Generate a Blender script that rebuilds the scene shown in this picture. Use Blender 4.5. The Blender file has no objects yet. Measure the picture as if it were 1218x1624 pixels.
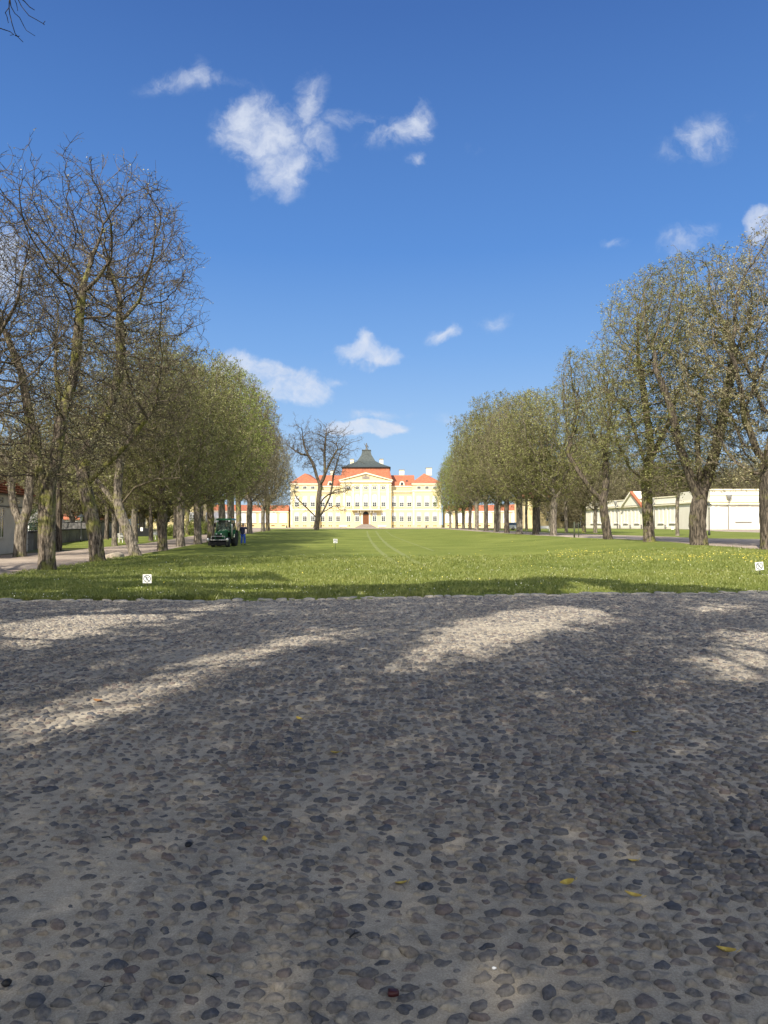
import bpy, math, random
import numpy as np
from mathutils import Vector, Matrix, kdtree

sc = bpy.context.scene
C = sc.collection
R = math.radians
F = 1150.0      # focal length in pixels of the 1218x1624 photograph
HOR = 832.0     # horizon row
EYE = 1.7
SUN_EL, SUN_AZ = 42.0, 25.0      # sun stands behind the camera, 25 degrees to its left

# ------------------------------------------------------------------ camera
cam = bpy.data.cameras.new('camera')
camo = bpy.data.objects.new('camera', cam)
C.objects.link(camo)
camo.location = (0, 0, EYE)
camo.rotation_euler = (R(90) + math.atan((HOR - 812) / F), 0, 0)
cam.sensor_fit = 'VERTICAL'
cam.sensor_height = 36
cam.lens = 36 * F / 1624
cam.clip_start = 0.1
cam.clip_end = 3000
sc.camera = camo

# ------------------------------------------------------------------ light and exposure
sc.view_settings.view_transform = 'Standard'
sc.view_settings.look = 'None'
EXPOSURE = 0.62
sc.view_settings.exposure = EXPOSURE
sc.view_settings.gamma = 1
ce, se = math.cos(R(SUN_EL)), math.sin(R(SUN_EL))
SUNV = np.array([-math.sin(R(SUN_AZ)) * ce, -math.cos(R(SUN_AZ)) * ce, se])
sl = bpy.data.lights.new('sun', 'SUN')
sl.energy = 4.9
sl.angle = R(0.53)
sl.color = (1.0, 0.91, 0.76)
so = bpy.data.objects.new('sun', sl)
C.objects.link(so)
so.rotation_euler = Vector(SUNV).to_track_quat('Z', 'Y').to_euler()
so.location = (0, 0, 60)

world = bpy.data.worlds.new('World')
sc.world = world
world.use_nodes = True
wt = world.node_tree
wt.nodes.clear()


def N(t, typ, **kw):
    n = t.nodes.new(typ)
    for k, v in kw.items():
        if k.startswith('i_'):
            key = k[2:]
            key = int(key) if key.isdigit() else key
            n.inputs[key].default_value = v
        else:
            setattr(n, k, v)
    return n


def L(t, a, b):
    t.links.new(a, b)


def math_node(t, op, a, b=None, clamp=False):
    n = t.nodes.new('ShaderNodeMath')
    n.operation = op
    n.use_clamp = clamp
    for i, v in ((0, a), (1, b)):
        if v is None:
            continue
        if isinstance(v, (int, float)):
            n.inputs[i].default_value = v
        else:
            t.links.new(v, n.inputs[i])
    return n.outputs[0]


sky = N(wt, 'ShaderNodeTexSky', sky_type='NISHITA', sun_disc=False, sun_elevation=R(SUN_EL),
        sun_rotation=math.atan2(SUNV[0], SUNV[1]), air_density=1.0, dust_density=0.3, ozone_density=2.0)
hsv = N(wt, 'ShaderNodeHueSaturation', i_Saturation=1.16, i_Value=1.0)
L(wt, sky.outputs[0], hsv.inputs['Color'])
tc = N(wt, 'ShaderNodeTexCoord')
sx = N(wt, 'ShaderNodeSeparateXYZ')
L(wt, tc.outputs['Generated'], sx.inputs[0])
yy = math_node(wt, 'MAXIMUM', sx.outputs[1], 0.02)
uu = math_node(wt, 'DIVIDE', sx.outputs[0], yy)
vv = math_node(wt, 'DIVIDE', sx.outputs[2], yy)
cu = N(wt, 'ShaderNodeCombineXYZ')
L(wt, uu, cu.inputs[0]); L(wt, vv, cu.inputs[1])
warp = N(wt, 'ShaderNodeTexNoise', i_Scale=9.0, i_Detail=5.0, i_Roughness=0.6)
L(wt, cu.outputs[0], warp.inputs['Vector'])
wsub = N(wt, 'ShaderNodeVectorMath', operation='SUBTRACT')
L(wt, warp.outputs['Color'], wsub.inputs[0]); wsub.inputs[1].default_value = (.5, .5, .5)
wsc = N(wt, 'ShaderNodeVectorMath', operation='SCALE'); wsc.inputs['Scale'].default_value = 0.075
L(wt, wsub.outputs[0], wsc.inputs[0])
wadd = N(wt, 'ShaderNodeVectorMath', operation='ADD')
L(wt, cu.outputs[0], wadd.inputs[0]); L(wt, wsc.outputs[0], wadd.inputs[1])
# (centre column, centre row, half width, half height, tilt, weight): directions in the sky
CLOUDS = [(405, 200, 62, 52, 15, 1.15), (440, 258, 40, 46, -15, 1.05), (488, 160, 26, 52, -12, .72), (505, 222, 30, 42, 0, .55),
          (630, 203, 54, 24, 22, .6), (666, 180, 24, 28, 0, .85), (560, 188, 55, 16, 0, .42), (275, 124, 60, 20, 10, .36), (318, 116, 20, 22, 0, .42), (660, 243, 20, 12, 0, .55),
          (1122, 212, 66, 32, 20, .43), (1092, 380, 44, 26, 20, .42), (8, 410, 46, 56, 0, 1.2), (436, 607, 66, 32, -12, 2.1),
          (385, 588, 42, 26, -10, 1.6), (578, 566, 50, 17, 0, 1.3), (582, 550, 20, 18, 0, 1.2), (583, 682, 56, 14, 0, 2.2), (600, 656, 50, 10, 0, .5),
          (703, 526, 30, 13, 10, .8), (1218, 350, 26, 24, 20, 1.5), (975, 372, 26, 10, 0, .36), (790, 505, 30, 16, 20, .3),
          (530, 605, 20, 9, 0, .6), (712, 660, 22, 14, 0, .28), (750, 228, 16, 9, 0, .25), (350, 125, 55, 18, 0, .3)]
acc = None
for (cx, cy, rx, ry, tilt, w) in CLOUDS:
    sb = N(wt, 'ShaderNodeVectorMath', operation='SUBTRACT')
    L(wt, wadd.outputs[0], sb.inputs[0])
    sb.inputs[1].default_value = ((cx - 609) / F, (HOR - cy) / F, 0)
    rt = N(wt, 'ShaderNodeVectorRotate', rotation_type='Z_AXIS')
    rt.inputs['Angle'].default_value = R(-tilt)
    L(wt, sb.outputs[0], rt.inputs['Vector'])
    dv = N(wt, 'ShaderNodeVectorMath', operation='MULTIPLY')
    L(wt, rt.outputs[0], dv.inputs[0])
    dv.inputs[1].default_value = (F / rx, F / ry, 0)
    ln = N(wt, 'ShaderNodeVectorMath', operation='LENGTH')
    L(wt, dv.outputs[0], ln.inputs[0])
    a = math_node(wt, 'SUBTRACT', 1.45, ln.outputs['Value'])
    a = math_node(wt, 'MULTIPLY', a, w)
    acc = a if acc is None else math_node(wt, 'MAXIMUM', acc, a)
fbm = N(wt, 'ShaderNodeTexNoise', i_Scale=21.0, i_Detail=10.0, i_Roughness=0.62, i_Distortion=0.35)
L(wt, wadd.outputs[0], fbm.inputs['Vector'])
fb2 = N(wt, 'ShaderNodeTexNoise', i_Scale=9.0, i_Detail=3.0)
L(wt, wadd.outputs[0], fb2.inputs['Vector'])
acc = math_node(wt, 'MINIMUM', acc, 1.0)
nz = math_node(wt, 'MULTIPLY', math_node(wt, 'SUBTRACT', fbm.outputs[0], 0.5), 2.7)
tot = math_node(wt, 'ADD', acc, nz)
mr = N(wt, 'ShaderNodeMapRange', interpolation_type='SMOOTHSTEP')
mr.inputs['From Min'].default_value = 0.0
mr.inputs['From Max'].default_value = 1.62
L(wt, tot, mr.inputs['Value'])
inb = N(wt, 'ShaderNodeMapRange', interpolation_type='SMOOTHSTEP')
inb.inputs['From Min'].default_value = 0.0
inb.inputs['From Max'].default_value = 0.45
L(wt, acc, inb.inputs['Value'])
alpha = math_node(wt, 'MULTIPLY', mr.outputs[0], inb.outputs[0])
alpha = math_node(wt, 'MULTIPLY', alpha, math_node(wt, 'GREATER_THAN', sx.outputs[1], 0.02))
alpha = math_node(wt, 'MULTIPLY', alpha, 0.93, True)
cc = N(wt, 'ShaderNodeMix', data_type='RGBA')
cc.inputs['A'].default_value = (5.2, 5.5, 6.1, 1)
cc.inputs['B'].default_value = (3.9, 4.3, 5.1, 1)
L(wt, fb2.outputs[0], cc.inputs['Factor'])
# deep spring blue: the air colour by height above the horizon, blended over the physical sky
ramp = N(wt, 'ShaderNodeValToRGB')
K = .105 * 2 ** EXPOSURE
SKYCOL = [(0.0, (.43, .61, .86)), (.114, (.34, .54, .85)), (.23, (.195, .40, .80)), (.352, (.105, .28, .70)), (.585, (.056, .155, .47)), (1.0, (.035, .10, .33))]
ramp.color_ramp.elements[0].color = (*[v / 1.0 for v in SKYCOL[0][1]], 1)
ramp.color_ramp.elements[1].color = (*SKYCOL[-1][1], 1)
for p_, c_ in SKYCOL[1:-1]:
    e = ramp.color_ramp.elements.new(p_); e.color = (*c_, 1)
L(wt, sx.outputs[2], ramp.inputs[0])
rsc = N(wt, 'ShaderNodeVectorMath', operation='SCALE'); rsc.inputs['Scale'].default_value = 1 / K
L(wt, ramp.outputs[0], rsc.inputs[0])
skm = N(wt, 'ShaderNodeMix', data_type='RGBA'); skm.inputs['Factor'].default_value = .85
L(wt, hsv.outputs[0], skm.inputs['A']); L(wt, rsc.outputs[0], skm.inputs['B'])
mx = N(wt, 'ShaderNodeMix', data_type='RGBA')
L(wt, alpha, mx.inputs['Factor']); L(wt, skm.outputs['Result'], mx.inputs['A']); L(wt, cc.outputs['Result'], mx.inputs['B'])
# added fill light: invented bright clouds in the unseen sky behind the camera
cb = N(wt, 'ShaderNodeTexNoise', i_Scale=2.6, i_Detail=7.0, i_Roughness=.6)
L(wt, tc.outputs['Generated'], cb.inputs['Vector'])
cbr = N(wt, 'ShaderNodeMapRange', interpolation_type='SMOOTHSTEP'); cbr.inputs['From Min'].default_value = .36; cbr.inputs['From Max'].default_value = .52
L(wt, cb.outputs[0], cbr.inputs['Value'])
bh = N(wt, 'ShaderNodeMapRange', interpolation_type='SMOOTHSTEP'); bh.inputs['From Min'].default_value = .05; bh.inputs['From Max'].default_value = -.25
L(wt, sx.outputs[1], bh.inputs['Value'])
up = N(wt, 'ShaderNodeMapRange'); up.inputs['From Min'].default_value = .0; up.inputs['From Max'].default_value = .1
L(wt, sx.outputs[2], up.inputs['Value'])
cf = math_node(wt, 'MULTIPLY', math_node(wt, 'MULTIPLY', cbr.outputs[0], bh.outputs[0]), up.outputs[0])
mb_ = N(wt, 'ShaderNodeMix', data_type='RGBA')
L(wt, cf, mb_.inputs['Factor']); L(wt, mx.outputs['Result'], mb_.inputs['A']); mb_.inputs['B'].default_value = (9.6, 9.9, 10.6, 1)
bg = N(wt, 'ShaderNodeBackground', i_Strength=0.105)
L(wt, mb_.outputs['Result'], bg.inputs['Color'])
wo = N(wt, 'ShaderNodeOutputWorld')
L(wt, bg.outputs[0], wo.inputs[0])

sc.cycles.max_bounces = 5
sc.cycles.diffuse_bounces = 3
sc.cycles.glossy_bounces = 2
sc.cycles.transmission_bounces = 3
sc.cycles.transparent_max_bounces = 4
sc.cycles.caustics_reflective = False
sc.cycles.caustics_refractive = False

# ------------------------------------------------------------------ ground height and helpers


def ss(a, b, v):
    t = np.clip((np.asarray(v, float) - a) / (b - a), 0, 1)
    return t * t * (3 - 2 * t)


def gz(x, y):
    A = .6
    zr = A * ss(20, 45, y) * ss(4, 18, x)
    zp = A * ss(60, 230, y)
    return zr + zp - zr * zp / A + .25 * ss(40, 58, x) * ss(90, 128, y)


def G(px, py):
    """the point of the ground seen at this pixel of the photograph"""
    D = 40.0
    for i in range(200):
        x = (px - 609) / F * D
        Dn = (EYE - float(gz(x, D))) * F / (py - HOR)
        D += (Dn - D) * .3
    x = (px - 609) / F * D
    return np.array([x, D, float(gz(x, D))])


def hash2(ix, iy, seed=0):
    n = (ix.astype(np.int64) * 374761393 + iy.astype(np.int64) * 668265263 + seed * 1442695041) & 0xffffffff
    n = ((n ^ (n >> 13)) * 1274126177) & 0xffffffff
    n = n ^ (n >> 16)
    return (n & 0xffff) / 65535.0


def vnoise(x, y, seed=0):
    x = np.asarray(x, float); y = np.asarray(y, float)
    ix, iy = np.floor(x), np.floor(y)
    fx, fy = x - ix, y - iy
    fx = fx * fx * (3 - 2 * fx); fy = fy * fy * (3 - 2 * fy)
    a = hash2(ix, iy, seed); b = hash2(ix + 1, iy, seed); c = hash2(ix, iy + 1, seed); d = hash2(ix + 1, iy + 1, seed)
    return (a * (1 - fx) + b * fx) * (1 - fy) + (c * (1 - fx) + d * fx) * fy


def fnoise(x, y, seed=0, o=3):
    s, a, t = 0, 1, 0
    for k in range(o):
        s = s + a * vnoise(x * 2 ** k, y * 2 ** k, seed + k); t += a; a *= .5
    return s / t


# ------------------------------------------------------------------ materials
def mat(name, c1, c2=None, scale=5.0, rough=.85, bump=0.0, bscale=40.0, c3=None, scale3=1.0, stretch=(1, 1, 1),
        coord='obj', spec=.3, thr=(.4, .6), thr3=(.5, .65), metal=0.0, detail=6.0, bstretch=None):
    m = bpy.data.materials.new(name)
    m.use_nodes = True
    t = m.node_tree
    b = t.nodes['Principled BSDF']
    b.inputs['Roughness'].default_value = rough
    b.inputs['Specular IOR Level'].default_value = spec
    b.inputs['Metallic'].default_value = metal
    if coord == 'obj':
        src = N(t, 'ShaderNodeTexCoord').outputs['Object']
    else:
        src = N(t, 'ShaderNodeNewGeometry').outputs['Position']
    mp = N(t, 'ShaderNodeMapping'); mp.inputs['Scale'].default_value = stretch
    L(t, src, mp.inputs[0])
    col = None
    if c2 is None:
        c2 = tuple(v * .88 for v in c1)
    nz = N(t, 'ShaderNodeTexNoise', i_Scale=scale, i_Detail=detail, i_Roughness=.6)
    L(t, mp.outputs[0], nz.inputs['Vector'])
    r = N(t, 'ShaderNodeMapRange'); r.inputs['From Min'].default_value = thr[0]; r.inputs['From Max'].default_value = thr[1]
    L(t, nz.outputs[0], r.inputs['Value'])
    mx = N(t, 'ShaderNodeMix', data_type='RGBA')
    mx.inputs['A'].default_value = (*c1, 1); mx.inputs['B'].default_value = (*c2, 1)
    L(t, r.outputs[0], mx.inputs['Factor'])
    col = mx.outputs['Result']
    if c3 is not None:
        n3 = N(t, 'ShaderNodeTexNoise', i_Scale=scale3, i_Detail=5.0, i_Roughness=.65)
        L(t, src, n3.inputs['Vector'])
        r3 = N(t, 'ShaderNodeMapRange'); r3.inputs['From Min'].default_value = thr3[0]; r3.inputs['From Max'].default_value = thr3[1]
        L(t, n3.outputs[0], r3.inputs['Value'])
        m3 = N(t, 'ShaderNodeMix', data_type='RGBA')
        L(t, col, m3.inputs['A']); m3.inputs['B'].default_value = (*c3, 1)
        L(t, r3.outputs[0], m3.inputs['Factor'])
        col = m3.outputs['Result']
    L(t, col, b.inputs['Base Color'])
    if bump:
        mb = N(t, 'ShaderNodeMapping'); mb.inputs['Scale'].default_value = bstretch or stretch
        L(t, src, mb.inputs[0])
        nb = N(t, 'ShaderNodeTexNoise', i_Scale=bscale, i_Detail=5.0, i_Roughness=.65)
        L(t, mb.outputs[0], nb.inputs['Vector'])
        bp = N(t, 'ShaderNodeBump', i_Strength=1.0, i_Distance=bump)
        L(t, nb.outputs[0], bp.inputs['Height'])
        L(t, bp.outputs[0], b.inputs['Normal'])
    return m


def leafmat(name, c1, c2, c3):
    m = bpy.data.materials.new(name)
    m.use_nodes = True
    t = m.node_tree
    t.nodes.clear()
    out = N(t, 'ShaderNodeOutputMaterial')
    at = N(t, 'ShaderNodeAttribute', attribute_name='tone')
    oi = N(t, 'ShaderNodeObjectInfo')
    f = math_node(t, 'ADD', at.outputs['Fac'], math_node(t, 'MULTIPLY', math_node(t, 'SUBTRACT', oi.outputs['Random'], .5), .4), True)
    cr = N(t, 'ShaderNodeValToRGB')
    cr.color_ramp.elements[0].color = (*c1, 1)
    cr.color_ramp.elements[1].color = (*c3, 1)
    e = cr.color_ramp.elements.new(.5); e.color = (*c2, 1)
    L(t, f, cr.inputs[0])
    d = N(t, 'ShaderNodeBsdfDiffuse'); L(t, cr.outputs[0], d.inputs[0])
    tr = N(t, 'ShaderNodeBsdfTranslucent'); L(t, cr.outputs[0], tr.inputs[0])
    gl = N(t, 'ShaderNodeBsdfGlossy', i_Roughness=.5); gl.inputs[0].default_value = (.9, .9, .85, 1)
    mx1 = N(t, 'ShaderNodeMixShader', i_0=.3); L(t, d.outputs[0], mx1.inputs[1]); L(t, tr.outputs[0], mx1.inputs[2])
    mx2 = N(t, 'ShaderNodeMixShader', i_0=.04); L(t, mx1.outputs[0], mx2.inputs[1]); L(t, gl.outputs[0], mx2.inputs[2])
    L(t, mx2.outputs[0], out.inputs[0])
    return m


def barkmat(name, c1, c2, moss, mthr=(.45, .6)):
    m = mat(name, c1, c2, scale=11, stretch=(1, 1, .18), rough=.95, c3=moss, scale3=1.3, thr3=mthr, bump=.12, bscale=11, bstretch=(1, 1, .16), spec=.1, thr=(.45, .56))
    t = m.node_tree
    b = t.nodes['Principled BSDF']
    # dark furrows between the bark plates
    tcn = N(t, 'ShaderNodeTexCoord'); mp = N(t, 'ShaderNodeMapping'); mp.inputs['Scale'].default_value = (1, 1, .17)
    L(t, tcn.outputs['Object'], mp.inputs[0])
    vo = N(t, 'ShaderNodeTexNoise', i_Scale=15.0, i_Detail=7.0, i_Roughness=.7); L(t, mp.outputs[0], vo.inputs['Vector'])
    mr_ = N(t, 'ShaderNodeMapRange'); mr_.inputs['From Min'].default_value = .40; mr_.inputs['From Max'].default_value = .50
    mr_.inputs['To Min'].default_value = .28; mr_.inputs['To Max'].default_value = 1.0
    L(t, vo.outputs[0], mr_.inputs['Value'])
    old = b.inputs['Base Color'].links[0].from_socket
    sc_ = N(t, 'ShaderNodeVectorMath', operation='SCALE'); L(t, old, sc_.inputs[0]); L(t, mr_.outputs[0], sc_.inputs['Scale'])
    L(t, sc_.outputs[0], b.inputs['Base Color'])
    return m


M = {}
M['bark_moss'] = barkmat('mossy bark', (.25, .205, .16), (.11, .09, .07), (.23, .225, .07), (.47, .60))
M['bark_grey'] = barkmat('grey bark', (.30, .26, .21), (.15, .13, .105), (.24, .23, .09), (.54, .66))
M['bark_dark'] = barkmat('dark bark', (.17, .14, .11), (.08, .068, .055), (.16, .155, .055), (.54, .68))
M['twig'] = mat('twig bark', (.19, .16, .11), (.10, .085, .06), scale=2, rough=.95, spec=.1)
M['twig_dark'] = mat('dark twig bark', (.12, .10, .075), (.07, .058, .045), scale=2, rough=.95, spec=.1)
M['leaf_olive'] = leafmat('olive budding leaves', (.12, .12, .035), (.22, .225, .07), (.40, .40, .15))
M['leaf_brown'] = leafmat('brown budding twigs', (.11, .10, .05), (.22, .20, .10), (.40, .37, .20))
M['leaf_green'] = leafmat('young green leaves', (.12, .15, .03), (.19, .23, .04), (.32, .36, .09))
M['leaf_fresh'] = leafmat('fresh bright leaves', (.20, .28, .03), (.30, .40, .05), (.45, .52, .12))
M['leaf_yellow'] = leafmat('yellow blossom', (.45, .33, .02), (.6, .45, .03), (.7, .55, .08))
M['leaf_dark'] = leafmat('dark conifer foliage', (.02, .035, .015), (.035, .06, .02), (.06, .09, .03))
M['yellow'] = mat('pale yellow render', (.73, .62, .34), (.69, .58, .31), scale=.6, rough=.9, coord='w', c3=(.66, .56, .32), scale3=.15, bump=.002)
M['cream'] = mat('cream painted stone', (.80, .74, .55), (.74, .68, .50), scale=1.2, rough=.85, coord='w')
M['white'] = mat('white paint', (.80, .79, .74), (.72, .71, .67), scale=2, rough=.6, coord='w')
M['redtile'] = mat('orange clay tiles', (.42, .155, .085), (.33, .115, .06), scale=1.5, rough=.85, coord='w', c3=(.30, .11, .07), scale3=.3, bump=.05, bscale=3)
M['slate'] = mat('dark copper roof', (.045, .055, .055), (.08, .095, .09), scale=2.2, stretch=(2, 2, .2), rough=.6, coord='w')
M['blacktrim'] = mat('black eave', (.015, .015, .016), rough=.6)
M['glass'] = mat('dark window glass', (.02, .03, .035), (.05, .07, .08), scale=.7, rough=.08, spec=.6, coord='w')
M['blind'] = mat('white blind', (.72, .74, .76), (.62, .64, .68), scale=1.2, rough=.5, coord='w')
M['door'] = mat('brown wooden door', (.20, .075, .03), (.13, .05, .02), scale=4, stretch=(3, 1, .4), rough=.6)
M['stone'] = mat('weathered step stone', (.30, .26, .22), (.22, .19, .17), scale=3, rough=.9, bump=.01)
M['statue'] = mat('grey statue stone', (.16, .16, .15), (.09, .09, .09), scale=4, rough=.8)
M['coach'] = mat('cream white lime wash', (.80, .76, .64), (.76, .72, .60), scale=.8, rough=.9, coord='w', c3=(.70, .66, .54), scale3=.25, thr3=(.55, .8))
M['lime'] = mat('light grey lime wash', (.60, .58, .53), (.54, .52, .48), scale=1.2, rough=.9, coord='w', c3=(.48, .46, .42), scale3=.5, thr3=(.55, .8))
M['tiles'] = mat('orange roof tiles', (.40, .17, .10), (.30, .12, .07), scale=6, rough=.9, coord='w', c3=(.22, .12, .09), scale3=1.6)
M['metal'] = mat('dark painted metal', (.03, .035, .035), rough=.45, spec=.5)
M['zinc'] = mat('grey zinc pipe', (.25, .25, .24), rough=.5, spec=.5)
M['wallgrey'] = mat('weathered grey plaster', (.20, .19, .18), (.12, .115, .11), scale=1.2, rough=.95, coord='w', c3=(.28, .27, .25), scale3=.6)
M['coping'] = mat('dark wall coping', (.06, .055, .055), rough=.9)


def path_mat():
    m = bpy.data.materials.new('sandy gravel')
    m.use_nodes = True
    t = m.node_tree
    b = t.nodes['Principled BSDF']
    b.inputs['Roughness'].default_value = .95
    b.inputs['Specular IOR Level'].default_value = .1
    p = N(t, 'ShaderNodeNewGeometry').outputs['Position']
    n1 = N(t, 'ShaderNodeTexNoise', i_Scale=.5, i_Detail=6.0); L(t, p, n1.inputs['Vector'])
    n2 = N(t, 'ShaderNodeTexVoronoi', i_Scale=11.0); L(t, p, n2.inputs['Vector'])
    n3 = N(t, 'ShaderNodeTexNoise', i_Scale=35.0, i_Detail=4.0); L(t, p, n3.inputs['Vector'])
    cr = N(t, 'ShaderNodeValToRGB')
    cr.color_ramp.elements[0].position = .3; cr.color_ramp.elements[0].color = (.27, .22, .185, 1)
    cr.color_ramp.elements[1].position = .7; cr.color_ramp.elements[1].color = (.44, .37, .30, 1)
    L(t, n1.outputs[0], cr.inputs[0])
    mx = N(t, 'ShaderNodeMix', data_type='RGBA', blend_type='MULTIPLY')
    r = N(t, 'ShaderNodeMapRange'); r.inputs['From Min'].default_value = 0; r.inputs['From Max'].default_value = .6
    r.inputs['To Min'].default_value = 0.3; r.inputs['To Max'].default_value = 0
    L(t, n2.outputs['Distance'], r.inputs['Value'])
    L(t, r.outputs[0], mx.inputs['Factor'])
    L(t, cr.outputs[0], mx.inputs['A']); mx.inputs['B'].default_value = (.35, .33, .33, 1)
    mx2 = N(t, 'ShaderNodeMix', data_type='RGBA', blend_type='OVERLAY'); mx2.inputs['Factor'].default_value = .6
    L(t, mx.outputs['Result'], mx2.inputs['A']); L(t, n3.outputs[0], mx2.inputs['B'])
    L(t, mx2.outputs['Result'], b.inputs['Base Color'])
    bp = N(t, 'ShaderNodeBump', i_Distance=.02); L(t, n3.outputs[0], bp.inputs['Height']); L(t, bp.outputs[0], b.inputs['Normal'])
    return m


M['path'] = path_mat()


def lawn_mat(name, bright=1.0, yellow=0.0):
    m = bpy.data.materials.new(name)
    m.use_nodes = True
    t = m.node_tree
    b = t.nodes['Principled BSDF']
    b.inputs['Roughness'].default_value = .95
    b.inputs['Specular IOR Level'].default_value = .08
    p = N(t, 'ShaderNodeNewGeometry').outputs['Position']
    n1 = N(t, 'ShaderNodeTexNoise', i_Scale=.22, i_Detail=8.0, i_Roughness=.6); L(t, p, n1.inputs['Vector'])
    mp = N(t, 'ShaderNodeMapping'); mp.inputs['Scale'].default_value = (1, .45, 1); L(t, p, mp.inputs[0])
    n2 = N(t, 'ShaderNodeTexNoise', i_Scale=7.0, i_Detail=8.0, i_Roughness=.75); L(t, mp.outputs[0], n2.inputs['Vector'])
    cr = N(t, 'ShaderNodeValToRGB')
    cr.color_ramp.elements[0].position = .37; cr.color_ramp.elements[0].color = (.100 * bright, .135 * bright, .028, 1)
    cr.color_ramp.elements[1].position = .62; cr.color_ramp.elements[1].color = ((.215 + yellow) * bright, (.240 + yellow) * bright, .060, 1)
    ad = math_node(t, 'ADD', math_node(t, 'MULTIPLY', n1.outputs[0], .5), math_node(t, 'MULTIPLY', n2.outputs[0], .5))
    L(t, ad, cr.inputs[0])
    L(t, cr.outputs[0], b.inputs['Base Color'])
    bp = N(t, 'ShaderNodeBump', i_Distance=.06); L(t, n2.outputs[0], bp.inputs['Height']); L(t, bp.outputs[0], b.inputs['Normal'])
    return m


M['lawn'] = lawn_mat('lawn turf')
M['track'] = mat('worn turf', (.205, .225, .075), (.15, .18, .05), scale=2.5, rough=.95, coord='w', detail=8, thr=(.35, .65))
M['soil'] = mat('grass and earth', (.10, .11, .035), (.14, .12, .06), scale=.2, rough=.95, coord='w', c3=(.07, .09, .025), scale3=.03)


def stone_mat():
    m = bpy.data.materials.new('field stones')
    m.use_nodes = True
    t = m.node_tree
    b = t.nodes['Principled BSDF']
    b.inputs['Roughness'].default_value = .72
    b.inputs['Specular IOR Level'].default_value = .3
    at = N(t, 'ShaderNodeAttribute', attribute_name='tone')
    dust = N(t, 'ShaderNodeAttribute', attribute_name='dust')
    cr = N(t, 'ShaderNodeValToRGB')
    els = cr.color_ramp.elements
    els[0].color = (.070, .074, .088, 1)
    els[1].color = (.19, .16, .125, 1)
    for p_, c_ in ((.1, (.100, .100, .106)), (.3, (.140, .132, .126)), (.5, (.175, .162, .148)), (.68, (.148, .118, .108)), (.84, (.225, .205, .18))):
        e = els.new(p_); e.color = (*c_, 1)
    L(t, at.outputs['Fac'], cr.inputs[0])
    p = N(t, 'ShaderNodeNewGeometry').outputs['Position']
    n = N(t, 'ShaderNodeTexNoise', i_Scale=45.0, i_Detail=8.0, i_Roughness=.7); L(t, p, n.inputs['Vector'])
    mx = N(t, 'ShaderNodeMix', data_type='RGBA', blend_type='OVERLAY'); mx.inputs['Factor'].default_value = 1.0
    L(t, cr.outputs[0], mx.inputs['A']); L(t, n.outputs[0], mx.inputs['B'])
    n2 = N(t, 'ShaderNodeTexNoise', i_Scale=22.0, i_Detail=8.0, i_Roughness=.75); L(t, p, n2.inputs['Vector'])
    dd = math_node(t, 'MULTIPLY', math_node(t, 'SUBTRACT', math_node(t, 'ADD', n2.outputs[0], dust.outputs['Fac']), .82), 3.2, True)
    ms = N(t, 'ShaderNodeMix', data_type='RGBA'); L(t, dd, ms.inputs['Factor'])
    L(t, mx.outputs['Result'], ms.inputs['A']); ms.inputs['B'].default_value = (.36, .325, .265, 1)
    L(t, ms.outputs['Result'], b.inputs['Base Color'])
    bp = N(t, 'ShaderNodeBump', i_Distance=.012); L(t, n.outputs[0], bp.inputs['Height']); L(t, bp.outputs[0], b.inputs['Normal'])
    return m


def sand_mat():
    m = bpy.data.materials.new('packed sand')
    m.use_nodes = True
    t = m.node_tree
    b = t.nodes['Principled BSDF']
    b.inputs['Roughness'].default_value = .95
    b.inputs['Specular IOR Level'].default_value = .12
    p = N(t, 'ShaderNodeNewGeometry').outputs['Position']
    n0 = N(t, 'ShaderNodeTexNoise', i_Scale=1.1, i_Detail=6.0); L(t, p, n0.inputs['Vector'])
    n1 = N(t, 'ShaderNodeTexNoise', i_Scale=14.0, i_Detail=8.0, i_Roughness=.7); L(t, p, n1.inputs['Vector'])
    n2 = N(t, 'ShaderNodeTexNoise', i_Scale=110.0, i_Detail=5.0, i_Roughness=.85); L(t, p, n2.inputs['Vector'])
    cr = N(t, 'ShaderNodeValToRGB')
    cr.color_ramp.elements[0].position = .3; cr.color_ramp.elements[0].color = (.27, .24, .195, 1)
    cr.color_ramp.elements[1].position = .7; cr.color_ramp.elements[1].color = (.50, .445, .36, 1)
    s = math_node(t, 'ADD', math_node(t, 'MULTIPLY', n0.outputs[0], .35), math_node(t, 'MULTIPLY', n1.outputs[0], .65))
    L(t, s, cr.inputs[0])
    mx = N(t, 'ShaderNodeMix', data_type='RGBA', blend_type='OVERLAY'); mx.inputs['Factor'].default_value = 1.0
    L(t, cr.outputs[0], mx.inputs['A']); L(t, n2.outputs[0], mx.inputs['B'])
    L(t, mx.outputs['Result'], b.inputs['Base Color'])
    h = math_node(t, 'ADD', math_node(t, 'MULTIPLY', n1.outputs[0], .6), math_node(t, 'MULTIPLY', n2.outputs[0], .35))
    bp = N(t, 'ShaderNodeBump', i_Distance=.012); L(t, h, bp.inputs['Height']); L(t, bp.outputs[0], b.inputs['Normal'])
    return m


M['fieldstone'] = stone_mat()
M['sand'] = sand_mat()


# ------------------------------------------------------------------ mesh helpers
def link(o, parent=None):
    C.objects.link(o)
    if parent is not None:
        o.parent = parent
    return o


def props(o, label=None, cat=None, group=None, kind=None):
    for k, v in (('label', label), ('category', cat), ('group', group), ('kind', kind)):
        if v:
            o[k] = v
    return o


def thing(name, label, cat, loc=(0, 0, 0), rz=0, group=None):
    o = bpy.data.objects.new(name, None)
    o.empty_display_size = .3
    o.location = [float(v) for v in loc]
    o.rotation_euler = (0, 0, rz)
    link(o)
    return props(o, label, cat, group)


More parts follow.
